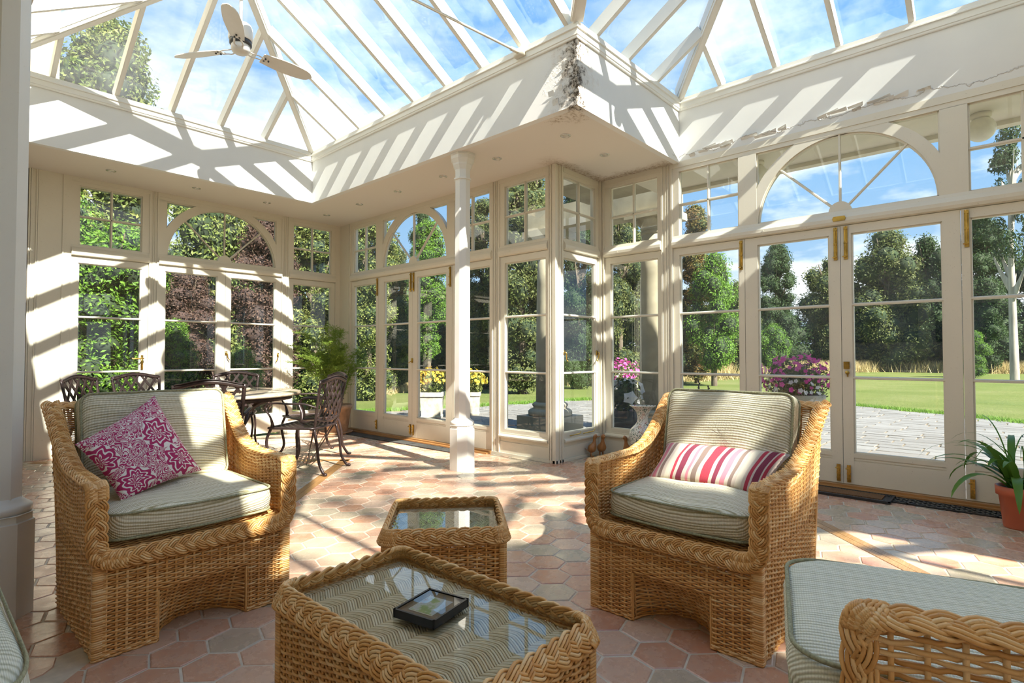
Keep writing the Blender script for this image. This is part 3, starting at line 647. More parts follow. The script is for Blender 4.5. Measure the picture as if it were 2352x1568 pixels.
def slope(edge0, edge1, d, starts):
    """panes between successive rafters as polygons on the slope"""
    e0 = np.array(edge0, float); e1 = np.array(edge1, float); ed = (e1-e0)/np.linalg.norm(e1-e0); L = np.linalg.norm(e1-e0)
    own = lambda t: SL*t
    def reach(s):
        p = e0+ed*s; t = 0
        while t < 4 and Hf(p[0]+d[0]*(t+.01), p[1]+d[1]*(t+.01)) >= SL*(t+.01)-1e-4: t += .01
        return t
    ss = sorted(starts)
    for s in ss: rafter(e0+ed*s, d, own)
    cuts = [0.0]+ss+[L]; up = np.array([-d[0]*SL, -d[1]*SL, 1])*NRM
    for a, b in zip(cuts[:-1], cuts[1:]):
        if b-a < .05: continue
        sm = np.linspace(a+.001, b-.001, 7); top = [(s, reach(s)) for s in sm]
        dv = np.array(d)*.16; pts = [np.r_[e0+ed*a-dv, ZE-.16*SL], np.r_[e0+ed*b-dv, ZE-.16*SL]] + [np.r_[e0+ed*s+np.array(d)*t, ZE+SL*t] for s, t in reversed(top)]
        P = np.array(pts); n = len(P); V = np.r_[P+up*.112, P+up*.118]; i = np.arange(n); j = (i+1) % n
        MB().add(V, [i[::-1][None], (i+n)[None], np.c_[i, j, j+n, i+n]]).build('roof_pane', 'roof_glass', roof)
slope((XL, YF), (XF, YF), (0, -1), [x-XL for x in (.90, 1.40, 1.90, 2.395, 2.895)])
slope((XF, YF), (XF, YV), (-1, 0), [YF-y for y in (6.05, 5.55, 5.04, 4.545, 4.05, 3.55, 3.06, 2.585)])
slope((XF, YV), (XD, YV), (0, -1), [x-XF for x in (3.77, 4.27, 4.80)])
slope((XD, YV), (XD, YS0), (-1, 0), [YV-y for y in (2.07, 1.57, 1.065, .56, .06)])
slope((XD, YS0), (XF, YS0), (0, 1), [XD-x for x in (4.8, 4.27, 3.77)])
slope((XF, YS0), (XF, YE3), (-1, 0), [YS0-y for y in (-.35, -.85, -1.35, -1.85, -2.35, -2.85, -3.35, -3.85)])
slope((XF, YE3), (XE3, YE3), (0, 1), [.49, .98, 1.47]); slope((XE3, YE3), (XE3, YE1), (1, 0), [.5, 1., 1.5, 2., 2.5]); slope((XE3, YE1), (XL, YE1), (0, 1), [.37, .74])
slope((XL, YE1), (XL, YF), (1, 0), [y-YE1 for y in (-1., -.5, 0., .7, 1.2, 1.7, 2.2, 2.7, 3.2, 3.7, 4.2, 4.7, 5.2, 5.7, 6.2)])
def beam(name, a, b, w=.032, h=.075, lift=.06):
    a = np.array(a, float); b = np.array(b, float); m = MB(); N = (0, 0, 1); m.tubes([a+(0, 0, lift), b+(0, 0, lift)], N=N, rw=w, rh=h, sides=4); m.tubes([a+(0, 0, lift-h-.004), b+(0, 0, lift-h-.004)], N=N, rw=w*.6, rh=.008, sides=4)
    for sgn in (-1, 1):
        dd = (b-a)/np.linalg.norm(b-a); sd = np.cross(dd, (0, 0, 1)); sd /= np.linalg.norm(sd); m.tubes([a+sd*sgn*w+(0, 0, lift-h*.55), b+sd*sgn*w+(0, 0, lift-h*.55)], N=N, rw=.006, rh=.006, sides=4)
    m.build(name, 'paint_column', roof)
zr1 = ZE+SL*h1; zr2 = ZE+SL*h2
beam('hip_rafter', (XF, YF, ZE), (x_r, YF-h1, zr1)); beam('hip_rafter', (XL, YF, ZE), (x_r, YF-h1, zr1)); beam('ridge', (x_r, YF-h1, zr1), (x_r, YE1+h1, zr1))
beam('hip_rafter', (XD, YV, ZE), (XD-h2, y_r, zr2)); beam('hip_rafter', (XD, YS0, ZE), (XD-h2, y_r, zr2)); beam('ridge', (XD-h2, y_r, zr2), (XF-h2, y_r, zr2))
beam('valley_rafter', (XF, YV, ZE), (XF-h2, YV-h2, zr2), w=.045, h=.06); beam('hip_rafter', (XL, YE1, ZE), (x_r, YE1+h1, zr1)); beam('valley_rafter', (XF, YS0, ZE), (XF-h2, YS0+h2, zr2), w=.045, h=.06)
m = MB(); m.lathe([(0, zr2-.16), (.055, zr2-.15), (.07, zr2-.10), (.05, zr2-.04), (.03, zr2)], 20, XD-h2, y_r); m.build('roof_boss', 'paint', roof, True)
# tie rod across the lantern
a = np.array([3.46, 3.06, 3.655]); b = np.array([2.523, 3.277, 3.75]); b = a+(b-a)/(b-a)[0]*-(a[0]-.5)*-1 if False else a+(b-a)*(2.95/.94)
m = MB(); m.tubes([a, b], rw=.011, sides=10); m.tubes([a+(b-a)*.005, a+(b-a)*.03], rw=.018, sides=10); m.box(a[0]-.02, XF, a[1]-.05, a[1]+.05, a[2]-.035, a[2]+.03); m.build('tie_rod', 'paint', roof, True)

# recessed downlights in the soffit
spots = [(1.453, 7.08), (2.283, 7.08), (3.115, 7.09), (3.956, 7.10), (3.955, 6.273), (3.95, 5.439), (3.95, 4.611), (3.95, 3.791), (3.945, 2.94), (4.58, 2.94)]
spot_lab = ['recessed downlight nearest the left end of the soffit', 'recessed downlight over the arched window behind the table, left one', 'recessed downlight right of the dining arch', 'recessed downlight at the far inner corner of the soffit', 'recessed downlight second from the far corner along the garden side', 'recessed downlight above the arched garden doors', 'recessed downlight just left of the white column head', 'recessed downlight just right of the white column head', 'recessed downlight below the mouldy outer corner', 'recessed downlight nearest the right armchair wall']
for i, (x, y) in enumerate(spots):
    if i == 0:
        d0 = thing('downlight', spot_lab[0], 'light', (x, y, ZC), group='recessed downlights in the soffit')
        MB().lathe([(.030, .0), (.034, -.006), (.047, -.004), (.047, .001)], 24, cap=False).build('bezel', 'chrome_ring', d0, True); MB().lathe([(.0, .012), (.031, .006), (.031, -.001), (0, -.001)], 20).build('lamp', 'lamp_glass', d0, True)
    else: dup(d0, (x, y, ZC), 0, spot_lab[i])

# ------------------------------------------------------------------ floor: grout bed, hexagonal tiles, oak strips
floor_poly_ = [(XW, YS), (XD, YS), (XD, YR), (XB, YR), (XB, YA), (XW, YA)]
fl = MB().prism([(XW-.1, YS-.05), (XB+.06, YS-.05), (XB+.06, YR2-.05), (XD+.06, YR2-.05), (XD+.06, YR+.05), (XB+.06, YR+.05), (XB+.06, YA+.06), (XW-.1, YA+.06)], 'z', -.12, -.003).build('floor', 'grout'); tag(fl, 'terracotta hexagon tiled floor with oak strips', 'floor', kind='structure')
def clip(poly, n, c):      # keep n.p <= c
    out = []; n = np.array(n)
    for i in range(len(poly)):
        a, b = np.array(poly[i]), np.array(poly[(i+1) % len(poly)]); da, db = a@n-c, b@n-c
        if da <= 0: out.append(tuple(a))
        if da*db < 0: out.append(tuple(a+(b-a)*da/(da-db)))
    return out
def inside(p): x, y = p; return XW < x < XD and YS < y < YA and not (x > XB and (y > YR or y < YR2))
av = np.array([1, -1])/math.sqrt(2); bv = np.array([1, 1])/math.sqrt(2); TW, TH = .206, .177
hexl = [(TW/2, 0), (TW/4, TH/2), (-TW/4, TH/2), (-TW/2, 0), (-TW/4, -TH/2), (TW/4, -TH/2)]
rt = math.sqrt(2); W2 = .052
# strips: (normal, offset, along-vector range)
strips = [((1/rt, -1/rt), -2.08/rt, (1/rt, 1/rt), None, 8.40/rt), ((1/rt, 1/rt), 8.36/rt, (-1/rt, 1/rt), 2.08/rt, None), ((1/rt, -1/rt), 3.09/rt, (1/rt, 1/rt), None, None)]
def tile_mesh(poly, name='tile'):
    P = np.array(poly); c = P.mean(0); n = len(P); Pin = c+(P-c)*.955; i = np.arange(n); j = (i+1) % n
    V = np.r_[np.c_[P, np.full(n, -.02)], np.c_[P, np.full(n, -.0026)], np.c_[Pin, np.zeros(n)]]
    return V, [np.c_[i, j, j+n, i+n], np.c_[i+n, j+n, j+2*n, i+2*n], (i+2*n)[None]]
cands = []; cxs, cys = cam.location.x, cam.location.y; fwv = np.array([.7399, .6727]); riv = np.array([.6727, -.7399])
for iu in range(-60, 60):
    for iv in range(-60, 60):
        c = av*(iu*.75*(TW+.009)) + bv*((iv+.5*(iu % 2))*(TH+.008))
        if not inside(c): continue
        poly = [tuple(c+av*p+bv*q) for p, q in hexl]; cut = False; dead = False
        for x in (( (1, 0), XD-.105 if c[1] < 2.58 else XD-.002), ((0, 1), YA-.002), ((-1, 0), -XW), ((0, -1), -YS)):
            if max(np.dot(x[0], p) for p in poly) > x[1]: poly = clip(poly, x[0], x[1]); cut = True
            if len(poly) < 3: dead = True; break
        if dead: continue
        if c[1] < YR2 and max(p[0] for p in poly) > XB-.002: poly = clip(poly, (1, 0), XB-.002); cut = True
        if c[1] > YR:
            xl = XB-(.095 if c[1] > 4.36 else .002)
            if max(p[0] for p in poly) > xl: poly = clip(poly, (1, 0), xl); cut = True
        for nrm, off, al, lo, hi in strips:
            n_ = np.array(nrm); a_ = np.array(al)
            if (lo is not None and c@a_ < lo-.02) or (hi is not None and c@a_ > hi+.02): continue
            s0 = c@n_-off
            if abs(s0) < W2+TW/2:
                if s0 >= 0: poly = clip(poly, -n_, -(off+W2)); cut = True
                else: poly = clip(poly, n_, off-W2); cut = True
            if len(poly) < 3: dead = True; break
        if dead or len(poly) < 3: continue
        P = np.array(poly); area = .5*abs(np.dot(P[:, 0], np.roll(P[:, 1], 1))-np.dot(P[:, 1], np.roll(P[:, 0], 1)))
        if area < .0012: continue
        d = c-np.array([cxs, cys]); dep = d@fwv; lat = d@riv
        vis = dep > 1.3 and abs(lat) < dep*.95
        cands.append((dep if vis else 99, c, poly, cut))
cands.sort(key=lambda t: t[0])
V, F = tile_mesh(hexl); base_me = MB().add(V, F).build('tile', 'terracotta_tile', mesh_only=True)
rest = MB()
for i, (dd, c, poly, cut) in enumerate(cands):
    if i < 300 and dd < 99:
        if not cut:
            o = bpy.data.objects.new('tile', base_me); COL.objects.link(o); o.parent = fl; o.location = (c[0], c[1], random.uniform(-.001, .001)); o.rotation_euler = (random.uniform(-.006, .006), random.uniform(-.006, .006), -pi/4+random.uniform(-.012, .012))
        else:
            V, F = tile_mesh(poly); MB().add(V, F).build('tile', 'terracotta_tile', fl)
    else:
        V, F = tile_mesh(poly); V[:, 2] += random.uniform(-.001, .001); rest.add(V, F)
rest.build('tile_field', 'terracotta_tile', fl, kind='stuff')
for k, (p, q) in enumerate((((1.2, 3.28), (3.16, 5.24)), ((3.17, 5.19), (.9, 7.46)), ((-.7, -3.8), (5.18, 2.09)))):
    m = MB(); p = np.array(p); q = np.array(q); d = (q-p)/np.linalg.norm(q-p); n_ = np.array([-d[1], d[0]])
    for s0, s1 in ((-.05, -.0015), (.0015, .05)):
        V = [np.r_[p+n_*s0, -.02], np.r_[q+n_*s0, -.02], np.r_[q+n_*s1, -.02], np.r_[p+n_*s1, -.02]]; V += [v+np.array([0, 0, .0205]) for v in V]
        m.add(V, [[[0, 3, 2, 1], [4, 5, 6, 7], [0, 1, 5, 4], [1, 2, 6, 5], [2, 3, 7, 6], [3, 0, 4, 7]]])
    m.build('oak_strip', 'oak', fl)

# ------------------------------------------------------------------ columns (octagonal, inside)
def column(x, y, label):
    r = thing('octagonal_column', label, 'column', (x, y, 0)); ph = pi/8 + R_(3)
    s = .117; t = .075; k = 1/cos(pi/8)
    m = MB(); m.lathe([(s*k, 0), (s*k, .395), (s*k*.93, .398), (s*k*.93, .425), (s*k, .428), (s*k*.98, .43)], 8, 0, 0, ph); m.build('pedestal', 'paint_column', r)
    m = MB(); m.lathe([(s*.96, .43), (s, .44), (s, .455), (s*.93, .465), (s*.86, .47), (t*1.12, .485), (t*1.05, .495)], 32); m.build('base_moulding', 'paint_column', r, True)
    m = MB(); m.lathe([(t*k, .49), (t*k*.95, 2.80), (t*k*.95, 3.0)], 8, 0, 0, ph); m.build('shaft', 'paint_column', r)
    m = MB(); m.lathe([(t*.99, 2.80), (t*1.2, 2.805), (t*1.2, 2.82), (t*1.02, 2.825), (t*1.02, 2.90), (t*1.2, 2.93), (t*1.3, 2.945), (t*1.32, 2.96), (t*1.5, 2.985), (t*1.62, 3.0), (t*1.62, 3.03), (t*1.7, 3.035), (t*1.7, ZC)], 8, 0, 0, ph); m.build('capital', 'paint_column', r)
    return r
column(3.655, 3.975, 'white octagonal column on a tall pedestal in the middle of the room')
column(.28, 3.2, 'white octagonal column cut by the left edge of the view')

# ------------------------------------------------------------------ ceiling fan
fx, fy, fz = 1.97, 5.05, 3.81
fan = thing('ceiling_fan', 'cream three-bladed ceiling fan hanging under the glass roof', 'fan', (fx, fy, fz))
ZT = zr1-.02-fz
MB().tubes([(0, 0, .2), (0, 0, ZT)], rw=.014, sides=12).build('rod', 'fan_white', fan, True)
MB().lathe([(.03, ZT-.07), (.06, ZT-.04), (.065, ZT)], 20).build('canopy', 'fan_white', fan, True)
MB().lathe([(.02, .24), (.085, .22), (.10, .19), (.10, .09), (.095, .08)], 28).build('motor_housing', 'fan_white', fan, True)
MB().lathe([(.092, .085), (.092, .045), (.085, .04)], 28).build('vent_ring', 'fan_dark', fan, True)
MB().lathe([(.0, -.035), (.05, -.033), (.07, -.02), (.078, .0), (.078, .03), (.07, .045)], 28).build('hub_cap', 'fan_white', fan, True)
for k in range(3):
    a = R_(120*k+1); c, s_ = cos(a), sin(a); Rm = np.array([[c, -s_, 0], [s_, c, 0], [0, 0, 1]])
    n = 14; rr = np.linspace(.19, .675, n); V = np.zeros((n, 5, 3))
    for i, r_ in enumerate(rr):
        u = (r_-.19)/.485; w = .055+.022*sin(pi*min(u*1.05, 1)); w *= math.sqrt(max(0.02, 1-max(0, (u-.82)/.18)**2)) if u > .82 else 1
        for j in range(5):
            q = (j-2)/2; V[i, j] = (r_, q*w, -q*w*.28)
    b = MB(); b.grid(V @ Rm.T); b.grid((V+np.array([0, 0, .007])) @ Rm.T, flip=True)
    edge = np.r_[V[:, 0], V[-1, 1:], V[::-1, 4][1:], V[0, 3:0:-1]]; E2 = edge+np.array([0, 0, .007]); ne = len(edge); i = np.arange(ne); j = (i+1) % ne
    b.add(np.r_[edge, E2] @ Rm.T, [np.c_[i, i+ne, j+ne, j]]); bl = b.build('blade', 'fan_white', fan)
    br = MB()
    for sg in (-1, 1): br.tubes(bz([(.06, .02*sg, .0), (.11, .035*sg, -.008), (.15, .03*sg, -.004), (.20, .022*sg, -.006)], 5) @ Rm.T, rw=.008, rh=.004, sides=6)
    br.build('blade_arm', 'fan_white', bl, True)
    sc_ = MB()
    for p in ((.215, -.02), (.215, .02), (.25, 0)): sc_.lathe([(0, -.011), (.007, -.011), (.008, -.006), (.008, .0)], 10, p[0], p[1])
    sc_.v = [v @ Rm.T for v in sc_.v]; sc_.build('blade_screws', 'fan_dark', bl)

# ------------------------------------------------------------------ wicker
def weave(mb, S, Lu, rows, pitch=.038, amp=.0062, r=.0030, rs=.0042, spans=None, jitter=.0012, phase=None, sides=4, stakes=True):
    """S(u,v)->(...,3), u in metres along 0..Lu, v 0..1; rows of rods over and under upright stakes"""
    nst = max(3, int(round(Lu/pitch))); p = Lu/nst; eps = 1e-3
    def nrm(u, v):
        du = S(np.minimum(u+eps, Lu), v)-S(np.maximum(u-eps, 0), v); dv = S(u, np.minimum(v+eps, 1))-S(u, np.maximum(v-eps, 0)); n = np.cross(du, dv); return n/(np.linalg.norm(n, axis=-1, keepdims=True)+1e-12)
    for i in range(rows):
        v = (i+.5)/rows
        for a, b in (spans(v) if spans else [(0, Lu)]):
            if b-a < .01: continue
            n = max(3, int((b-a)/p*4)+1); u = np.linspace(a, b, n); vv = np.full(n, v)+np.random.uniform(-1, 1, n)*jitter
            ph = pi*i if phase is None else phase(i)
            P = S(u, vv)+nrm(u, vv)*(amp*np.cos(pi*u/p+ph))[:, None]
            mb.tubes(P, N=nrm(u, vv), rw=r*random.uniform(.88, 1.1), rh=r, sides=sides)
    if stakes:
        vs = np.linspace(0, 1, 14)
        for k in range(nst+1):
            u = k*p
            ok = [v for v in vs if any(a-.001 <= u <= b+.001 for a, b in (spans(v) if spans else [(0, Lu)]))]
            if len(ok) < 2: continue
            vv = np.linspace(min(ok), max(ok), 12); uu = np.full(12, min(max(u, eps), Lu-eps)); mb.tubes(S(uu, vv), N=nrm(uu, vv), rw=rs, rh=rs*.8, sides=4)
def braid(mb, path, N, width=.05, period=.115, rodr=.0041, rods=4, thick=.011, closed=False):
    """three-strand plait of parallel rods following path; N per point = outward face normal"""
    Q, t = resample(np.c_[path, N], period/14); P = Q[:, :3]; Nn = Q[:, 3:]; Nn /= np.linalg.norm(Nn, axis=1, keepdims=True)+1e-9
    if closed: L = t[-1]; period = L/round(L/period)
    T = np.gradient(P, axis=0); T /= np.linalg.norm(T, axis=1, keepdims=True)+1e-9; Nn -= T*(Nn*T).sum(1, keepdims=True); Nn /= np.linalg.norm(Nn, axis=1, keepdims=True)+1e-9; W = np.cross(T, Nn)
    A = width/2-rods*rodr*.55
    for k in range(3):
        ph = 2*pi*(t/period+k/3); a = A*np.sin(ph); da = A*2*pi/period*np.cos(ph); h = thick*np.sin(2*ph)*.5
        nn = np.sqrt(1+da**2)
        for j in range(rods):
            o = (j-(rods-1)/2)*rodr*2.02
            X = P + W*(a+o/nn)[:, None] - T*(o*da/nn)[:, None] + Nn*(h+.002*(1-(2*j/(rods-1)-1)**2))[:, None]
            mb.tubes(X, N=Nn, rw=rodr, rh=rodr, sides=5)

CW = .355
def armT(y): return np.interp(y, [0, .36, .48, .58, .66, .72, .80], [.628, .632, .66, .715, .775, .83, .885])
def depth_at(z): return .685+.085*np.clip(z/.88, 0, 1)**1.6
def chair_parts(root):
    body = MB()
    # sides
    for sg in (-1, 1):
        Ld = .70
        def S_low(u, v, sg=sg): z = v*.355; y = u/Ld*depth_at(z); return np.stack([sg*(CW+.0*u)+0*v, y, z], -1)
        def S_up(u, v, sg=sg):
            yy = u/Ld*.77; top = armT(yy)-.012; z = .355+v*(top-.355); y = u/Ld*depth_at(z); bul = sg*(.012*np.sin(pi*np.clip(v, 0, 1)))
            fl_ = sg*.02*np.clip((yy-.5)/.27, 0, 1)*np.clip(v, 0, 1); return np.stack([sg*CW+bul*.5+fl_, y, z], -1)
        weave(body, S_low, Ld, 40); weave(body, S_up, Ld, 36, amp=.0038)
        # bands of twining at seat level
        for zz in (.342, .352, .362): 
            y = np.linspace(0, depth_at(zz), 80); body.tubes(np.stack([sg*(CW+.004*np.cos(y*180+zz*400)), y, np.full(80, zz)], -1), N=(1, 0, 0), rw=.004, rh=.003, sides=5)
        for zz in (.006, .016): y = np.linspace(0, .685, 70); body.tubes(np.stack([sg*(CW+.003*np.cos(y*160+zz*300)), y, np.full(70, zz)], -1), N=(1, 0, 0), rw=.0045, sides=5)
    # back
    LB = 2*CW
    def S_b(u, v): z = v*.86; x = -CW+u; return np.stack([x*(1+.05*v), depth_at(z)+.02*np.cos(x/CW*pi/2)*0+0*u, z], -1)
    weave(body, S_b, LB, 92, amp=.0038)
    # front skirt with a recessed kneehole between the two legs
    a0, a1 = .20, .53                                        # metres from the left side
    def rec(u, z):
        s = np.clip((u-a0)/(a1-a0), 0, 1); return .17*np.sin(pi*s)**.55*np.clip((.20-z)/.20, 0, 1)**.75*((u > a0) & (u < a1))
    def S_f(u, v): z = v*.345; return np.stack([-CW+u, -.002+rec(u, z), z], -1)
    zt = .195/.345
    weave(body, S_f, LB, 40, amp=.0046, pitch=.032, spans=lambda v: [(0, LB)] if v > zt else [(0, a0-.004), (a1+.004, LB)])
    def S_c(u, v): z = v*.195; x = -CW+a0+u; return np.stack([x, rec(u*.998+a0+.0005, z)+.004, z], -1)
    weave(body, S_c, a1-a0, 22, amp=.004)
    for xx in (a0, a1):
        zz = np.linspace(0, .195, 12); 
        for q in (0, .008): body.tubes(np.stack([np.full(12, -CW+xx+q*(1 if xx == a1 else -1)), np.full(12, 0.), zz], -1), N=(0, -1, 0), rw=.005, sides=5)
    for xa, xb in ((0, a0), (a1, LB)):
        for q in (.006, .016): u = np.linspace(xa, xb, 24); body.tubes(np.stack([-CW+u, -.004+.003*np.cos(u*190+q*300), np.full(24, q)], -1), N=(0, -1, 0), rw=.0045, sides=5)
    u = np.linspace(a0, a1, 30); body.tubes(np.stack([-CW+u, rec(u, .0)+0*u+.002, np.full(30, .006)], -1), N=(0, -1, 0), rw=.005, sides=5)
    for sg in (-1, 1):                                        # wound corner posts
        zz = np.linspace(0, .35, 2)
        for q in range(44):
            z = .004+q*.008; body.tubes(bz([(sg*(CW-.03), -.003, z), (sg*(CW+.001), -.006, z+.001), (sg*(CW+.006), .004, z), (sg*(CW+.003), .03, z)], 3), N=(0, 0, 1), rw=.0038, sides=4)
        body.tubes([(sg*(CW-.004), .004, 0), (sg*(CW-.004), .004, .62)], rw=.008, sides=6); body.tubes([(sg*(CW-.004), .68, 0), (sg*(CW+.014), .765, .87)], rw=.008, sides=6)
    body.build('woven_body', 'wicker', root, True)
    # seat deck under the cushion
    dk = MB()
    def S_d(u, v): return np.stack([-CW+.01+u, .02+v*.64, np.full(np.shape(u*v), .372)], -1)
    weave(dk, S_d, .69, 44, amp=.003, pitch=.05); dk.box(-CW+.012, CW-.012, .012, .66, .345, .358); dk.build('seat_deck', 'wicker', root, True)  # flat board added beneath the weave to keep light out below
    # plaited rim
    br = MB(); path = []; nor = []
    def addp(p, n): path.append(p); nor.append(n)
    for sg, order in ((-1, 1), (1, -1)):
        ys = np.linspace(.80, .04, 26)
        seq = []
        for y in ys:
            fl_ = .02*np.clip((y-.5)/.27, 0, 1); t_ = np.clip((y-.4)/.35, 0, 1)
            seq.append(((sg*(CW+.004+fl_), y, float(armT(y))), (sg*.55*0+.0, -.55*t_, 1)))
        seq += [((sg*(CW+.002), .015, .632), (0, -.45, .8)), ((sg*CW, -.004, .618), (0, -1, .35)), ((sg*CW, -.008, .58), (0, -1, 0))]
        for z in np.linspace(.54, .42, 6): seq.append(((sg*CW, -.008, z), (0, -1, 0)))
        seq += [((sg*(CW-.004), -.010, .385), (0, -1, .05)), ((sg*(CW-.022), -.012, .362), (0, -1, .15)), ((sg*(CW-.055), -.012, .353), (0, -1, .3))]
        if order < 0: seq = seq[::-1]
        for p, n in seq: addp(p, n)
        if order > 0:
            for x in np.linspace(-.26, .26, 14): addp((x, -.012, .351), (0, -1, .45))
    braid(br, np.array(path), np.array(nor, float), width=.060)
    xb = np.linspace(-CW-.01, CW+.01, 20); braid(br, np.stack([xb, .775+0*xb, .868+0*xb], -1), np.tile([0, -.5, 1.], (20, 1)), width=.045)
    br.build('plaited_rim', 'wicker', root, True)

def cushion(root, name, w, d, t, M, mat, crown=.02, rc=.05, mat2=None, front_bulge=0):
    """boxed cushion with rounded plan corners, crowned faces and corded edges"""
    out = []
    for cx_, cy_, a0 in ((w/2-rc, d/2-rc, 0), (-w/2+rc, d/2-rc, 90), (-w/2+rc, -d/2+rc, 180), (w/2-rc, -d/2+rc, 270)):
        for a in np.linspace(0, 90, 7): out.append((cx_+rc*cos(R_(a0+a)), cy_+rc*sin(R_(a0+a))))
    O = np.array(out); O, _ = resample(np.r_[O, O[:1]], .02); O = O[:-1]
    if front_bulge: O[:, 1] -= front_bulge*np.clip(-O[:, 1]/(d/2), 0, 1)*np.cos(np.clip(O[:, 0]/(w/2), -1, 1)*pi/2)
    re = t*.22; rings = []
    def ring(s, z): rings.append(np.c_[O*s, np.full(len(O), z)])
    e_ = 1-re/(min(w, d)/2); sc = np.linspace(.02, e_-.03, 12); cz = lambda q: crown*max(0., 1-q**2.2)
    for s in sc: ring(s, t/2+cz(s))
    for a in np.linspace(90, 0, 5): q = e_+(1-e_)*cos(R_(a)); ring(q, t/2-re+re*sin(R_(a))+cz(q))
    for z in (.25, 0, -.25): ring(1+.012*(1-abs(z)*2), (t/2-re)*z*2)
    for a in np.linspace(0, -90, 5): ring(e_+(1-e_)*cos(R_(a)), -t/2+re+re*sin(R_(a)))
    for s in sc[::-1]: ring(s, -t/2)
    V = np.array(rings); n = V.shape[1]; V += np.random.uniform(-1, 1, V.shape)*.0007
    V[..., 2] += .004*np.sin(V[..., 0]*19+V[..., 1]*7)*np.clip(1-(np.abs(V[..., 2])<t*.3), 0, 1)
    idx = np.arange(V.shape[0]*n).reshape(V.shape[0], n); r = np.roll(idx, -1, 1)
    q = np.stack([idx[:-1], idx[1:], r[1:], r[:-1]], -1).reshape(-1, 4)
    m = MB().add(V.reshape(-1, 3), [q, idx[0][None], idx[-1][::-1][None]]); o = m.build(name, mat, root, True); o.matrix_local = M
    p = MB()
    for z in (t/2-re*.25, -t/2+re*.25):
        s = e_+(1-e_)*.97; p.tubes(np.c_[O*s, np.full(len(O), z+crown*.05*(z > 0))], N=(0, 0, 1), rw=.0052, sides=6, closed=True)
    c = p.build('piping', 'piping', o, True); return o

def armchair(label, loc, rz):
    r = thing('wicker_armchair', label, 'armchair', loc, rz, 'honey wicker armchairs with ribbed cushions')
    chair_parts(r)
    cushion(r, 'seat_cushion', .62, .60, .105, Matrix.Translation((0, .345, .452)), 'rib_fabric', crown=.022, front_bulge=.03)
    M = Matrix.Translation((0, .635, .70)) @ Matrix.Rotation(R_(90-12), 4, 'X')
    cushion(r, 'back_cushion', .60, .44, .11, M, 'rib_fabric', crown=.03, rc=.04)
    return r
armL = armchair('wicker armchair on the left holding the crimson damask pillow', (.835, 2.46, 0), 0)
armR = dup(armL, (2.06, 1.037, 0), -pi/2, 'wicker armchair on the right holding the striped lumbar pillow')
# chaise at lower right: one woven arm, long ribbed cushion
th = R_(17)
ch = thing('wicker_chaise', 'wicker chaise with one low woven arm and a long pale green ribbed cushion, lower right', 'chaise', (1.17, .30, 0), th)
# local: x towards far side, -y away from its front (front at y=0)
m = MB()
def S1(u, v): return np.stack([.0+u, 0*u*v-.03, v*.37], -1)
weave(m, S1, .62, 42)
def S2(u, v): return np.stack([.62+0*u, -.03-u, v*.37], -1)
weave(m, S2, 1.25, 40)
m.build('woven_base', 'wicker', ch, True)
m = MB(); La = .70
def S3(u, v): t_ = np.clip(v, 0, 1); return np.stack([-.01+.03*np.sin(pi*t_)*0+0*u, -.075-u, v*.62-.0*u], -1)
weave(m, S3, La, 52, pitch=.052, amp=.0055, r=.0040, rs=.0045, jitter=.004)
m.build('woven_arm', 'wicker', ch, True)
m = MB(); pth = [(-.01, -.08, z) for z in np.linspace(.0, .60, 16)]; nn_ = [(-1, .2, 0)]*16
pth += [(-.01, -.085, .618), (-.01, -.10, .63)]; nn_ += [(-1, .1, .4), (-.6, 0, 1)]
for y in np.linspace(-.13, -.80, 18): pth.append((-.01, y, .632+.0*(y))); nn_.append((-.45, 0, 1))
braid(m, np.array(pth), np.array(nn_, float), width=.048, period=.16, rodr=.0046)
x = np.linspace(0, .62, 16); braid(m, np.stack([x, -.025+0*x, .375+0*x], -1), np.tile([0, .8, .5], (16, 1)), width=.05)
m.build('plaited_rim', 'wicker', ch, True)
m = MB()
def S4(u, v): return np.stack([u, -.04-v*1.2, np.full(np.shape(u*v), .385)], -1)
weave(m, S4, .6, 60, amp=.003, pitch=.05); m.box(.01, .61, -1.25, -.05, .36, .37); m.build('seat_deck', 'wicker', ch, True)
cushion(ch, 'seat_cushion', .60, 1.25, .115, Matrix.Translation((.315, -.595, .46)), 'rib_fabric_top', crown=.02, rc=.09)

dup(ch, (.155, 2.32, 0), -pi/2, 'wicker seat cut off by the left edge, only its pale ribbed cushion corner showing', scale=(1.65, .66, 1))

# ------------------------------------------------------------------ scatter pillows
def pillow(name, corners, thick, mat, label, nrm, n=29, seam=False):
    """pillow spanned by 4 world corners (TL,TR,BR,BL) with puffed faces"""
    C = np.array(corners, float); ctr = C.mean(0); u = np.linspace(0, 1, n); U, Vv = np.meshgrid(u, u, indexing='ij')
    a = 2*U-1; b = 2*Vv-1; sag = .055
    U2 = .5+a*.5*(1-sag*(1-b**2)*np.abs(a)**3*1.2) ; V2 = .5+b*.5*(1-sag*(1-a**2)*np.abs(b)**3*1.2)
    P = (1-U2)[..., None]*(1-V2)[..., None]*C[0]+U2[..., None]*(1-V2)[..., None]*C[1]+U2[..., None]*V2[..., None]*C[2]+(1-U2)[..., None]*V2[..., None]*C[3]
    f = ((1-a**2)*(1-b**2))**.42; N = np.array(nrm, float); N /= np.linalg.norm(N)
    wr = .004*np.sin(9*a+5*b)*f
    F = P+N*(thick/2*f+wr)[..., None]-ctr; Bk = P-N*(thick/2*f)[..., None]-ctr
    uv = np.stack([U, 1-Vv], -1).reshape(-1, 2); m = MB(); m.grid(F, uv); m.grid(Bk, uv, flip=True); o = m.build(name, mat, None, True); o.location = ctr
    tag(o, label, 'pillow'); return o
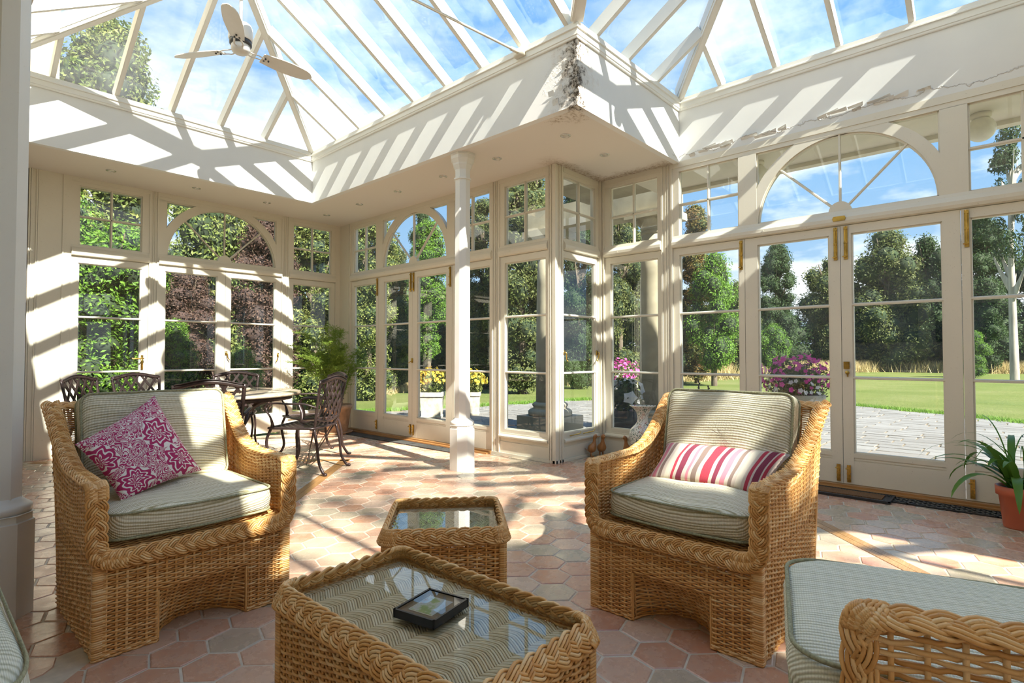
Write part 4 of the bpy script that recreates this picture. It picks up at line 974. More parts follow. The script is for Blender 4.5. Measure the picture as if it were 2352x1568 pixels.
pillow('scatter_pillow', [(.471, 2.80, .742), (.80, 3.00, .91), (.975, 2.90, .548), (.600, 2.66, .515)], .15, 'damask', 'square crimson and white damask pillow standing on its corner', (-.05, -1, .45))
pillow('lumbar_pillow', [(2.64, 1.325, .655), (2.64, .735, .665), (2.44, .790, .505), (2.44, 1.335, .50)], .13, 'stripe_fabric', 'oblong pillow with red, pink and brown stripes', (-1, 0, .8))

# ------------------------------------------------------------------ wicker tables
def wicker_table(label, loc, rz, w, d, h, band, name='wicker_table'):
    r = thing(name, label, 'table', loc, rz); m = MB(); hw, hd = w/2-.02, d/2-.02
    for (x0, y0, dx, dy, L) in ((-hw, -hd, 1, 0, 2*hw), (hw, -hd, 0, 1, 2*hd), (hw, hd, -1, 0, 2*hw), (-hw, hd, 0, -1, 2*hd)):
        def S(u, v, x0=x0, y0=y0, dx=dx, dy=dy): return np.stack([x0+dx*u+0*v, y0+dy*u+0*v, v*(h-.03)], -1)
        weave(m, S, L, int((h-.03)/.0085), pitch=.036, amp=.005)
    for sx in (-1, 1):
        for sy in (-1, 1):
            m.tubes([(sx*hw, sy*hd, 0), (sx*hw, sy*hd, h-.03)], rw=.009, sides=8)
            for q in range(int((h-.03)/.0085)):
                z = .004+q*.0085; m.tubes(bz([(sx*(hw-.02), sy*(hd+.004), z), (sx*(hw+.003), sy*(hd+.005), z), (sx*(hw+.006), sy*(hd-.004), z), (sx*(hw+.004), sy*(hd-.02), z)], 3), N=(0, 0, 1), rw=.0036, sides=4)
    m.build('woven_body', 'wicker', r, True)
    m = MB(); rc = .03; pth = []; nor = []
    cs = [(hw-rc, -hd+rc, -90), (hw-rc, hd-rc, 0), (-hw+rc, hd-rc, 90), (-hw+rc, -hd+rc, 180)]
    pts = []
    for cx_, cy_, a0 in cs:
        for a in np.linspace(0, 90, 6): pts.append((cx_+(rc+.008)*cos(R_(a0+a)), cy_+(rc+.008)*sin(R_(a0+a))))
    pts.append(pts[0]); pts = np.array(pts); cen = np.zeros(2)
    P2, _ = resample(pts, .02); T2 = np.gradient(P2, axis=0); T2 /= np.linalg.norm(T2, axis=1, keepdims=True); out2 = np.c_[T2[:, 1], -T2[:, 0]]
    braid(m, np.c_[P2, np.full(len(P2), h-.012)], np.c_[out2*1.0, np.full(len(P2), .50)], width=band, period=.13, rodr=.0042, rods=5, thick=.014, closed=True)
    m.build('plaited_rim', 'wicker', r, True)
    gw, gd = hw-.012, hd-.012
    m = MB()
    def St(u, v): return np.stack([-gw+v*2*gw, -gd+u+0*v, np.full(np.shape(u*v), h-.032)], -1)
    nr = int(2*gw/.0078); u = np.linspace(-gd, gd, int(2*gd/.0085)+1); bw = .060
    tri = np.abs(((u/bw) % 2)-1)                      # zigzag across bands of width bw
    for k in range(-3, nr+1):
        x = -gw+k*.0078+.030*tri; ok = (x > -gw) & (x < gw); zz = h-.034+.0035*np.abs(np.sin(pi*u/bw))**.7+.0008*(k % 2)
        P = np.stack([x, u, zz], 1); 
        idx = np.where(ok)[0]
        if len(idx) < 4: continue
        for run in np.split(idx, np.where(np.diff(idx) > 1)[0]+1):
            if len(run) > 2: m.tubes(P[run], N=(0, 0, 1), rw=.0033, rh=.0024, sides=5)
    m.box(-gw, gw, -gd, gd, h-.044, h-.040)
    m.build('woven_top', 'table_weave', r, True)
    m = MB().box(-gw, gw, -gd, gd, h-.020, h-.014).build('glass_top', 'table_glass', r)
    return r
t_ = NT('table_weave'); g_ = t_.node('ShaderNodeNewGeometry'); t_.base(t_.ramp(g_.outputs['Random Per Island'], [(0, (.58, .46, .28)), (.5, (.72, .60, .40)), (1, (.82, .72, .53))]), .5)
wicker_table('large wicker coffee table with glass top, holding the small picture', (.952, 1.18, 0), 0, .47, .82, .43, .055, 'coffee_table')
wicker_table('small square wicker side table between the armchairs', (1.562, 1.80, 0), R_(-42), .50, .50, .42, .050, 'side_table')

fr = thing('picture_frame', 'small black framed picture lying flat on the coffee table', 'picture', (.961, 1.163, .4165), R_(12))
c0 = np.array([(.874, 1.211), (1.013, 1.243), (1.049, 1.122), (.907, 1.078)]); 
fw_, fh_ = .150, .135
m = MB()
for b in ((-fw_/2, fw_/2, -fh_/2, -fh_/2+.006), (-fw_/2, fw_/2, fh_/2-.006, fh_/2), (-fw_/2, -fw_/2+.006, -fh_/2, fh_/2), (fw_/2-.006, fw_/2, -fh_/2, fh_/2)): m.box(*b, 0, .022)
m.build('frame', 'frame_black', fr); MB().box(-fw_/2+.004, fw_/2-.004, -fh_/2+.004, fh_/2-.004, .002, .016).build('mount', 'frame_black', fr)
MB().box(-fw_/2+.03, fw_/2-.03, -fh_/2+.03, fh_/2-.03, .016, .0165).build('print', 'photo_print', fr)
m = MB(); m.box(-fw_/2+.028, fw_/2-.028, fh_/2-.029, fh_/2-.027, .016, .0168); m.box(-fw_/2+.027, -fw_/2+.029, -fh_/2+.028, fh_/2-.028, .016, .0168); m.build('mount_bevel', 'fan_white', fr)
MB().box(-fw_/2+.005, fw_/2-.005, -fh_/2+.005, fh_/2-.005, .0185, .020).build('pane', 'table_glass', fr)

# ------------------------------------------------------------------ dining set
TCx, TCy = 2.085, 5.88
tb = thing('dining_table', 'round mottled marble dining table with a dark metal pedestal', 'table', (TCx, TCy, 0))
MB().lathe([(0, .700), (.78, .700), (.80, .705), (.805, .715), (.80, .728), (.79, .732), (0, .733)], 64).build('tabletop', 'marble_top', tb, True)
m = MB(); m.lathe([(.70, .66), (.72, .66), (.72, .70), (.70, .70), (.70, .66)], 48, cap=False)
for k in range(4):
    a = R_(45+90*k); c, s_ = cos(a), sin(a)
    m.tubes([(c*r_, s_*r_, z) for r_, z in bz([(.62, .69), (.40, .60), (.20, .42), (.22, .22), (.42, .06), (.50, .02)], 6)], N=(-s_, c, 0), rw=.022, rh=.022, sides=8)
m.lathe([(.12, .40), (.14, .42), (.12, .44)], 20); m.lathe([(.03, .1), (.06, .3), (.03, .5), (.05, .69)], 16); m.build('pedestal', 'dark_iron', tb, True)
tr = thing('lazy_susan', 'round stone turntable resting in the middle of the dining table', 'turntable', (TCx+.05, TCy-.02, .733))
MB().lathe([(0, .012), (.26, .012), (.27, .02), (.27, .032), (.26, .038), (0, .038)], 48).build('tray', 'marble_top', tr, True); MB().lathe([(.10, 0), (.10, .013)], 24).build('bearing', 'dark_iron', tr)

def iron_chair(label, loc, rz):
    r = thing('dining_chair', label, 'chair', loc, rz, 'cast metal lattice chairs round the dining table')
    # local: front -y, back +y
    for sx in (-1, 1):
        m = MB(); m.tubes(bz([(sx*.235, -.215, .42), (sx*.255, -.245, .30), (sx*.235, -.225, .12), (sx*.25, -.255, .03), (sx*.262, -.285, .012)], 6), rw=.014, rh=.012, sides=8, taper=None); m.lathe([(0, 0), (.017, .004), (.02, .014), (.014, .026), (0, .028)], 10, sx*.262, -.287); m.build('leg', 'dark_iron', r, True)
        m = MB(); m.tubes(bz([(sx*.21, .20, .42), (sx*.222, .235, .28), (sx*.218, .255, .12), (sx*.228, .30, .03), (sx*.236, .325, .012)], 6), rw=.014, rh=.012, sides=8); m.lathe([(0, 0), (.017, .004), (.02, .014), (.014, .026), (0, .028)], 10, sx*.238, .328); m.build('leg', 'dark_iron', r, True)
        m = MB(); m.tubes(bz([(sx*.245, .245, .62), (sx*.285, .14, .655), (sx*.30, 0, .655), (sx*.295, -.14, .66), (sx*.29, -.215, .645), (sx*.285, -.235, .60), (sx*.27, -.20, .53), (sx*.25, -.19, .46), (sx*.24, -.20, .42)], 7), N=(0, 0, 1), rw=.017, rh=.009, sides=8); m.build('armrest', 'dark_iron', r, True)
    # seat
    m = MB(); O = [(-.24, -.235), (.24, -.235), (.255, -.20), (.235, .18), (.20, .21), (-.20, .21), (-.235, .18), (-.255, -.20)]; Oc = np.array(O+O[:1]); P, _ = resample(Oc, .03)
    m.tubes(np.c_[P[:-1], np.full(len(P)-1, .425)], N=(0, 0, 1), rw=.014, rh=.012, sides=6, closed=True); m.build('seat_frame', 'dark_iron', r, True)
    m = MB()
    for k in range(-7, 8):
        for sg in (-1, 1):
            a = np.array([k*.075-.23*sg*1.0, -.23]); b = np.array([k*.075+.23*sg*1.0, .21])
            t = np.linspace(0, 1, 30)[:, None]; L = a+(b-a)*t; ok = np.abs(L[:, 0]) < .238
            if ok.sum() > 2: L = L[ok]; m.tubes(np.c_[L, .425-.012*np.cos(L[:, 0]/.24*pi/2)*np.cos(L[:, 1]/.24*pi/2)], N=(0, 0, 1), rw=.009, rh=.004, sides=4)
    m.build('seat_lattice', 'dark_iron', r)
    # back
    def bp(x, z): t = (z-.42)/.48; return np.array([x, .205+.085*t**1.2+.03*(1-(x/.25)**2)*.8, z])
    xs = np.linspace(-.245, .245, 25); ztop = lambda x: .862+.045*cos(x/.245*pi/2)**1.1 + (0.004 if abs(x) > .22 else 0)
    zbot = lambda x: .515-.035*cos(x/.235*pi/2)
    m = MB(); m.tubes([bp(x, ztop(x)-.018) for x in xs], N=(0, 0, 1), rw=.013, rh=.022, sides=6)
    m.tubes([bp(x, ztop(x)) for x in xs*.99], N=(0, 0, 1), rw=.018, rh=.005, sides=6)
    m.build('top_rail', 'dark_iron', r, True)
    m = MB(); m.tubes([bp(x, zbot(x)) for x in xs*.92], N=(0, 0, 1), rw=.010, rh=.014, sides=6)
    for sx in (-1, 1): m.tubes([bp(sx*(.212+.034*((z-.40)/.46)), z) for z in np.linspace(.40, .865, 14)], N=(0, 1, 0), rw=.016, rh=.011, sides=6)
    m.build('back_frame', 'dark_iron', r, True)
    m = MB()
    for k in np.arange(-6, 7):
        for sg in (-1, 1):
            t = np.linspace(.47, .90, 34); L = np.array([(k*.098+sg*(z-.68)*.66, z) for z in t]); ok = [(abs(x) < .225 and zbot(x) < z < ztop(x)-.02) for x, z in L]; L = L[ok]
            if len(L) > 3: m.tubes([bp(x, z)+np.array([0, -.002*sg, 0]) for x, z in L], N=(0, 1, 0), rw=.011, rh=.005, sides=4)
    m.build('back_lattice', 'dark_iron', r)
    return r
R0 = 1.0
chs = [(249, 'lattice chair with its back to the viewer, behind the left armchair'), (303, 'lattice chair at the right of the dining table, seen from the side'), (353, 'lattice chair mostly hidden behind the right-hand dining chair'), (60, 'lattice chair on the far side of the table under the arch'), (107, 'lattice chair at the far left of the table, facing the viewer'), (137, 'lattice chair turned edge-on at the left end of the table')]
for i, (a, lab) in enumerate(chs):
    rr_ = .98; loc = (TCx+rr_*cos(R_(a)), TCy+rr_*sin(R_(a)), 0); rz = R_(a-90)
    if i == 0: ic = iron_chair(lab, loc, rz)
    else: dup(ic, loc, rz, lab)

# ------------------------------------------------------------------ floor gratings and doormat
def grating(x0, x1, y0, y1, label, chevron):
    r = thing('floor_grating', label, 'grating', ((x0+x1)/2, (y0+y1)/2, 0)); w = x1-x0; L = y1-y0
    m = MB(); m.box(-w/2, w/2, -L/2, L/2, -.004, .002).build('tray', 'rubber_black', r)
    m = MB(); m.box(-w/2, -w/2+.012, -L/2, L/2, .0, .010); m.box(w/2-.012, w/2, -L/2, L/2, 0, .010)
    for k in range(int(L/.5)+1): y = min(L/2-.006, -L/2+.006+k*.5); m.box(-w/2, w/2, y-.005, y+.005, 0, .010)
    m.build('rim', 'rubber_black', r)
    m = MB(); n = int(L/.028)
    for k in range(n):
        y = -L/2+.02+k*.028
        if chevron: m.tubes([(-w/2+.012, y, .006), (w/2-.012, y+.02, .006)], N=(0, 0, 1), rw=.007, rh=.0035, sides=4)
        else:
            for q in range(4):
                xa = -w/2+.014+q*(w-.028)/4; xb_ = xa+(w-.028)/4; s_ = 1 if (q+k) % 2 else -1; m.tubes([(xa, y-.011*s_, .006), (xb_, y+.011*s_, .006)], N=(0, 0, 1), rw=.0045, rh=.0035, sides=4)
    m.build('bars', 'grating_bar', r, kind='stuff'); return r
simple('grating_bar', (.075, .075, .07), .45, var=.2)
grating(4.16, 4.34, 4.52, 7.22, 'black floor grating along the garden doors behind the column', True)
grating(4.99, 5.17, -.9, .82, 'black patterned floor grating along the terrace doors at right', False)
dm = thing('doormat', 'rubber-edged coir doormat at the terrace doors', 'doormat', (5.03, 1.10, .012), 0)
m = MB(); w, L = .26, .80
m.box(-w/2, w/2, -L/2, L/2, -.01, .0); 
for b in ((-w/2, w/2, -L/2, -L/2+.012), (-w/2, w/2, L/2-.012, L/2), (-w/2, -w/2+.012, -L/2, L/2), (w/2-.012, w/2, -L/2, L/2)): m.box(*b, 0, .008)
m.build('rubber_border', 'rubber_black', dm)
m = MB()
for k in range(40):
    for q in (0, 1):
        y = -L/2+.02+k*.0195; x = (-w/2+.03) if q == 0 else (w/2-.03); m.lathe([(.009, .0), (.009, .006), (.005, .006), (.005, 0)], 8, x, y, cap=False)
m.build('border_rings', 'grating_bar', dm, kind='stuff'); MB().box(-w/2+.05, w/2-.05, -L/2+.06, L/2-.06, 0, .010).build('coir_pad', 'coir', dm)

# ------------------------------------------------------------------ ducks, vase
def duck(label, loc, rz, h=.25, head=0):
    r = thing('wooden_duck', label, 'ornament', loc, rz, 'carved wooden ducks by the window'); s = h/.25
    m = MB(); prof = [(-.034, .052, .010), (-.030, .060, .026), (-.022, .078, .040), (-.010, .098, .046), (.002, .120, .040), (.010, .142, .028), (.014, .163, .019), (.016, .185, .0155), (.018, .203, .018), (.024, .219, .0215), (.030, .234, .019), (.032, .246, .010), (.032, .250, .003)]
    P = bz([(a, 0, b) for a, b, c in prof], 3)*s; rad = bz([(c, 0, 0) for a, b, c in prof], 3)[:, 0]*s
    m.tubes(P, N=(0, 1, 0), rw=1, rh=1.12, sides=16, taper=np.maximum(rad, .002)); m.build('body', 'duck_wood', r, True)
    MB().tubes(np.array([(.040, 0, .226), (.060, 0, .223), (.076, 0, .220)])*s, N=(0, 0, 1), rw=.009*s, rh=.005*s, sides=8, taper=[1, 1, .5]).build('bill', 'duck_wood', r, True)
    for sg in (-1, 1): MB().tubes(np.array([(-.022, sg*.018, .065), (-.018, sg*.02, .012), (.012, sg*.024, .006)])*s, rw=.0085*s, sides=8).build('leg', 'duck_wood', r, True)
    m = MB(); m.tubes(np.array([(-.088, 0, .098), (-.066, 0, .078), (-.035, 0, .075)])*s, N=(0, 0, 1), rw=.018*s, rh=.006*s, sides=8, taper=[.3, 1, 1]); m.build('tail', 'duck_wood', r, True)
    return r
dk = duck('carved wooden duck facing left, leftmost of the three', (5.02, 3.385, 0), R_(-48)); dup(dk, (5.115, 3.33, 0), R_(-120), 'carved wooden duck standing close behind the leftmost one'); dup(dk, (5.18, 3.06, 0), R_(160), 'carved wooden duck standing alone beside the vase')
vs = thing('vase', 'tall flared porcelain vase with a painted leaf pattern, behind the right armchair', 'vase', (5.08, 2.82, 0))
MB().lathe([(.0, .0), (.085, .0), (.09, .012), (.075, .03), (.09, .10), (.125, .20), (.14, .28), (.125, .345), (.08, .39), (.055, .42), (.05, .46), (.06, .51), (.09, .555), (.125, .58), (.128, .586), (.118, .584), (.055, .51), (.045, .46), (.0, .45)], 40).build('body', 'porcelain', vs, True)
MB().lathe([(.122, .581), (.130, .583), (.131, .589), (.122, .59)], 40, cap=False).build('rim', 'lamp_glass', vs, True)

# ------------------------------------------------------------------ plants indoors
def blades(mb, root, rng_, n, Lr, wr, droop, seed, z0=0, spread=(.1, 1), az=None):
    rs = np.random.RandomState(seed)
    for k in range(n):
        a = rs.uniform(0, 2*pi) if az is None else R_(az[k]); L = rs.uniform(*Lr); w = rs.uniform(*wr); e0 = rs.uniform(*spread); m_ = 12
        t = np.linspace(0, 1, m_); el = e0*pi/2; out = np.zeros((m_, 3)); p = np.array([0., 0, 0]); ang = pi/2-el*.6; dr = rs.uniform(*droop)
        pts = []
        for i in range(m_):
            pts.append(p.copy()); ang2 = ang-dr*t[i]**1.3*2.2; p = p+np.array([cos(a)*cos(ang2), sin(a)*cos(ang2), sin(ang2)])*L/m_
        P = np.array(pts)+np.array(root); side = np.array([-sin(a), cos(a), 0]); ww = w*np.sin(pi*np.clip(t*.93+.07, 0, 1))**.7
        G = np.stack([P-side*ww[:, None]+[0, 0, 0], P+np.array([0, 0, -.25])*ww[:, None]*.8, P+side*ww[:, None]], 1); mb.grid(G)
sp_ = thing('strap_leaf_plant', 'potted plant with long arching strap leaves at the right edge', 'plant', (4.80, .0, .0))
MB().lathe([(.0, 0), (.075, 0), (.078, .01), (.098, .205), (.112, .207), (.115, .262), (.105, .264), (.100, .24), (0, .238)], 36).build('pot', 'plastic_pot', sp_, True)
MB().lathe([(0, .239), (.101, .239), (.101, .245), (0, .25)], 24).build('soil', 'soil', sp_, True)
rs0 = np.random.RandomState(12)
for k in range(44):
    m = MB(); azs = [25+k*137.5]; big = k < 34
    blades(m, (0.04*cos(k), .04*sin(k), .245), 0, 1, (.46, .72) if big else (.6, .9), (.014, .027) if big else (.0035, .005), (.65, 1.15) if big else (.7, 1.2), k+11, az=azs, spread=(.15, .95)); m.build('leaf', 'leaf_strap', sp_, True)
fp = thing('feathery_plant', 'tall feathery green plant in a terracotta pot in the far corner', 'plant', (4.14, 7.12, 0))
MB().lathe([(0, 0), (.15, 0), (.155, .02), (.20, .34), (.215, .345), (.22, .40), (.205, .405), (.19, .37), (0, .36)], 40).build('pot', 'terracotta_pot', fp, True)
MB().lathe([(.0, .0), (.21, 0), (.23, .03), (.22, .032), (.19, .012)], 40).build('saucer', 'terracotta_pot', fp, True)
MB().lathe([(0, .36), (.19, .365), (.19, .375), (0, .385)], 24).build('soil', 'soil', fp, True)
rs = np.random.RandomState(5)
st = MB(); ft = MB(); segs = []
for k in range(46):
    a = rs.uniform(0, 2*pi); L = rs.uniform(.55, 1.15); sp1 = rs.uniform(.15, .62)
    if sin(a) > .3 and cos(a) > .1: sp1 *= .35
    P = bz([(0.06*cos(a), .06*sin(a), .38), (.3*sp1*cos(a), .3*sp1*sin(a), .38+L*.45), (.62*sp1*cos(a), .62*sp1*sin(a), .38+L*.85), (1.0*sp1*cos(a), 1.0*sp1*sin(a), .38+L*.98)], 6); st.tubes(P, rw=.0025, sides=4)
    for i in range(4, len(P)):
        for q in range(5):
            d = rs.normal(size=3); d /= np.linalg.norm(d); d[2] = abs(d[2])*.5; L2 = rs.uniform(.05, .15); tip = P[i]+d*L2; segs.append((P[i], tip))
            for w in range(13): b = P[i]+(tip-P[i])*rs.uniform(.2, 1); e_ = rs.normal(size=3); e_ /= np.linalg.norm(e_); segs.append((b, b+e_*.026))
S_ = np.array(segs); d = S_[:, 1]-S_[:, 0]; sd = np.cross(d, rs.normal(size=d.shape)); sd /= np.linalg.norm(sd, axis=1, keepdims=True)+1e-9; wv = .0024
V = np.stack([S_[:, 0]-sd*wv, S_[:, 0]+sd*wv, S_[:, 1]], 1).reshape(-1, 3); ft.add(V, [np.arange(len(V)).reshape(-1, 3)])
st.build('stems', 'leaf_feather', fp); ft.build('fronds', 'leaf_feather', fp, kind='stuff')

# pictures on the house wall (seen mirrored in the terrace doors)
for i, (y0, y1, lab) in enumerate(((1.19, 2.3, 'larger dark framed picture on the house wall, seen mirrored in the terrace door'), (.2, .96, 'smaller dark framed picture on the house wall, seen mirrored in the door at right'))):
    p = thing('wall_picture', lab, 'picture', (XW, (y0+y1)/2, 1.32)); w = y1-y0; h = .60; m = MB()
    for b in ((-w/2, w/2, 0, .035), (-w/2, w/2, h-.035, h), (-w/2, -w/2+.035, 0, h), (w/2-.035, w/2, 0, h)): m.box(0, .03, b[0], b[1], b[2], b[3])
    m.build('frame', 'frame_black', p); MB().box(0.002, .012, -w/2+.03, w/2-.03, .03, h-.03).build('print', 'photo_dull', p) if 'photo_dull' in MATS else MB().box(0.002, .012, -w/2+.03, w/2-.03, .03, h-.03).build('print', simple('photo_dull', (.12, .15, .16), .4, var=.5, scale=5), p)

# ------------------------------------------------------------------ outdoors
ZG = -.10
gp = [(-30, -40), (150, -40), (150, 120), (-60, 120), (-60, 13.2), (-4, 13.2), (-4, 40), (-3.9, 13.1), (-3.9, 13.1)]
m = MB(); m.box(-80, 150, -60, 130, ZG-.3, ZG-.02); lw = m.build('lawn', 'lawn'); tag(lw, 'wide mown green lawn beyond the terrace', 'lawn', kind='structure')
edge = [(4.3, 10.6), (6.9, 10.1), (7.5, 9.75), (9.0, 9.35), (10.7, 8.94), (12.2, 8.6), (14.0, 7.8), (15.2, 6.6), (15.75, 5.0), (15.5, 3.5), (14.9, 2.2), (14.1, .8), (13.3, -.1), (12.5, -1.5), (11.5, -3)]
bed = MB().prism([(XB+.06, 10.6)] + edge[1:] + [(11.5, -7), (XB+.08, -7), (XB+.08, YR2-.1), (XD+.06, YR2-.1), (XD+.06, YR+.08), (XB+.06, YR+.08)], 'z', ZG-.15, ZG-.012)
bd = bed.build('terrace', 'joint_earth'); tag(bd, 'grey stone paved terrace outside the doors', 'terrace', kind='structure')
EP = np.array(edge)
def in_terrace(x, y):
    if x < XB+.1 or (x < XD+.1 and YR2-.1 < y < YR+.1) or y < -4: return False
    # polygon test
    poly = [(XB+.06, 10.6)] + edge[1:] + [(11.5, -7), (XB+.08, -7), (XB+.08, YR2-.1), (XD+.06, YR2-.1), (XD+.06, YR+.08), (XB+.06, YR+.08)]; c = False
    for i in range(len(poly)):
        x1, y1 = poly[i]; x2, y2 = poly[(i+1) % len(poly)]
        if (y1 > y) != (y2 > y) and x < (x2-x1)*(y-y1)/(y2-y1)+x1: c = not c
    return c
rs = np.random.RandomState(3); x = XB+.08; slabs = []; row = 0
while x < 16:
    w = .30*rs.uniform(.8, 1.25); y = -4+rs.uniform(0, .5)
    while y < 11:
        L = rs.uniform(.35, .75); xc, yc = x+w/2, y+L/2
        if in_terrace(xc, yc):
            d = np.array([xc, yc]); dep = d@fwv; lat = d@riv; slabs.append((dep if (dep > 0 and -.25*dep < lat < .95*dep) else 99, x, y, w, L))
        y += L
    x += w
slabs.sort(key=lambda s: s[0]); rest = MB()
def slab_mesh(w, L):
    g = .009; a = MB(); V = [(g, g, -.04), (w-g, g, -.04), (w-g, L-g, -.04), (g, L-g, -.04)]; T = [(g+.006, g+.006, 0), (w-g-.006, g+.006, 0), (w-g-.006, L-g-.006, 0), (g+.006, L-g-.006, 0)]
    T = [(p[0]+rs.uniform(-.005, .005), p[1]+rs.uniform(-.006, .006), p[2]+rs.uniform(-.004, .004)) for p in T]
    return V+T, [[[4, 5, 6, 7], [0, 1, 5, 4], [1, 2, 6, 5], [2, 3, 7, 6], [3, 0, 4, 7]]]
for i, (dd, x, y, w, L) in enumerate(slabs):
    V, F = slab_mesh(w, L)
    if i < 300 and dd < 99: o = MB().add(V, F).build('paving_slab', 'paver_stone', bd); o.location = (x, y, ZG)
    else: rest.add(np.array(V)+np.array([x, y, ZG]), F)
rest.build('paving_field', 'paver_stone', bd, kind='stuff')
# grass blades along the terrace edge, dry grass at the foot of the trees
def tufts(name, mat, pts, n, h, spread, label, w=.006):
    P = np.array(pts, float); seg = np.r_[0, np.cumsum(np.linalg.norm(np.diff(P, axis=0), axis=1))]; t = np.random.uniform(0, seg[-1], n); B = np.stack([np.interp(t, seg, P[:, 0]), np.interp(t, seg, P[:, 1])], 1)+np.random.normal(size=(n, 2))*spread
    hh = np.random.uniform(.4, 1, n)*h; a = np.random.uniform(0, 2*pi, n); s = np.stack([np.cos(a), np.sin(a)], 1)*w; lean = np.random.normal(size=(n, 2))*.35*hh[:, None]
    z = np.full((n, 1), ZG-.02); V = np.stack([np.c_[B-s, z], np.c_[B+s, z], np.c_[B+lean, z+hh[:, None]]], 1).reshape(-1, 3); o = MB().add(V, [np.arange(3*n).reshape(-1, 3)]).build(name, mat, kind='stuff'); tag(o, label, 'grass'); return o
off = [(p[0]+.12, p[1]+.1) for p in edge]
tufts('grass_edge', 'grass_blade', off, 26000, .10, .10, 'uncut green grass along the edge of the terrace', .007)

# tree kit
ASP = (1.0, 1.7, 2.8, 4.5)
def crown_mesh(seed, asp, nl=15000, lobes=26, lw=.045, rr=(.20, .40)):
    """crown of unit radius and height 2*asp; leaves keep their own proportions"""
    rs = np.random.RandomState(seed); C = []; Rr = []
    for k in range(lobes):
        z = rs.uniform(-1, 1); env = math.sqrt(max(.05, 1-abs(z)**2.4))*(1-.25*max(z, 0)); a = rs.uniform(0, 2*pi); q = math.sqrt(rs.uniform(0, 1))*.74*env
        C.append((q*cos(a), q*sin(a), z*(asp-.25))); Rr.append(rs.uniform(*rr))
    C = np.array(C); Rr = np.array(Rr); wgt = Rr**2; k = rs.choice(lobes, nl, p=wgt/wgt.sum()); d = rs.normal(size=(nl, 3)); d /= np.linalg.norm(d, axis=1, keepdims=True)
    bump_ = 1+.16*np.sin(d[:, 0]*7+k)*np.sin(d[:, 1]*6+k*2)*np.sin(d[:, 2]*7)
    P = C[k]+d*(Rr[k]*rs.uniform(.72, 1.14, nl)*bump_)[:, None]
    n = d+rs.normal(size=(nl, 3))*.75; n[:, 2] += .5; n /= np.linalg.norm(n, axis=1, keepdims=True); t = np.cross(n, rs.normal(size=(nl, 3))); t /= np.linalg.norm(t, axis=1, keepdims=True); b = np.cross(n, t); s = (lw*rs.uniform(.45, 1.15, nl))[:, None]
    V = np.stack([P-t*s, P-b*s*.45+n*s*.12, P+t*s, P+b*s*.45+n*s*.12], 1).reshape(-1, 3); V[:, 2] += asp
    fol = MB().add(V, [np.arange(4*nl).reshape(-1, 4)]); core = MB()
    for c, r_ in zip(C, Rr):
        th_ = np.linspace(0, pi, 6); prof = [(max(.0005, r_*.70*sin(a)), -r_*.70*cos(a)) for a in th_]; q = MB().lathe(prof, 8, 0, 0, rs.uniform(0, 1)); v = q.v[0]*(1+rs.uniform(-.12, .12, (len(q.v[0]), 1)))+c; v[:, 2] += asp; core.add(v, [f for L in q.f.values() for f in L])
    return fol, core
CR = {}
for ai, asp in enumerate(ASP):
    for sd in range(2):
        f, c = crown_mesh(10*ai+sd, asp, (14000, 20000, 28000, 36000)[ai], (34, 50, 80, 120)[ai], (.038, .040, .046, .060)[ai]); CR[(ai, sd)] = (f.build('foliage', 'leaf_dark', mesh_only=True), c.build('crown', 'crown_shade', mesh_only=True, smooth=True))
fs, cs_ = crown_mesh(99, 1.7, 6500, 26, .05, (.14, .26)); CRS = (fs.build('foliage', 'leaf_dark', mesh_only=True), None)
def trunk_mesh(pale=False, seed=0):
    rs = np.random.RandomState(seed); m = MB(); m.tubes(bz([(0, 0, -.05), (.03, .02, .3), (-.03, .03, .6), (.02, 0, .9)], 5), rw=.11, sides=9, taper=np.linspace(1.2, .35, 16))
    for k in range(12):
        a = rs.uniform(0, 6.28); z = rs.uniform(.35, .85); m.tubes(bz([(0, 0, z), (.25*cos(a), .25*sin(a), z+.05), (.55*cos(a), .55*sin(a), z+.12+rs.uniform(-.06, .1))], 4), rw=.04, sides=6, taper=np.linspace(1, .25, 9))
    return m.build('trunk', 'bark_pale' if pale else 'bark', mesh_only=True, smooth=True)
TM = trunk_mesh(); TMP = trunk_mesh(True, 4); MV = {}
def variant(me, mat):
    k = (me.name, mat)
    if k not in MV: c = me.copy(); c.materials.clear(); c.materials.append(MATS[mat]); MV[k] = c
    return MV[k]
KIND = {0: 'leaf_dark', 1: 'leaf_lime', 2: 'leaf_olive', 3: 'leaf_copper', 4: 'leaf_bright', 5: 'leaf_autumn'}
TREE_N = [0]
def ray_at(px, d): lat = (px-1176)/1271.66*d; return np.array([.7399*d+.6727*lat, .6727*d-.7399*lat])
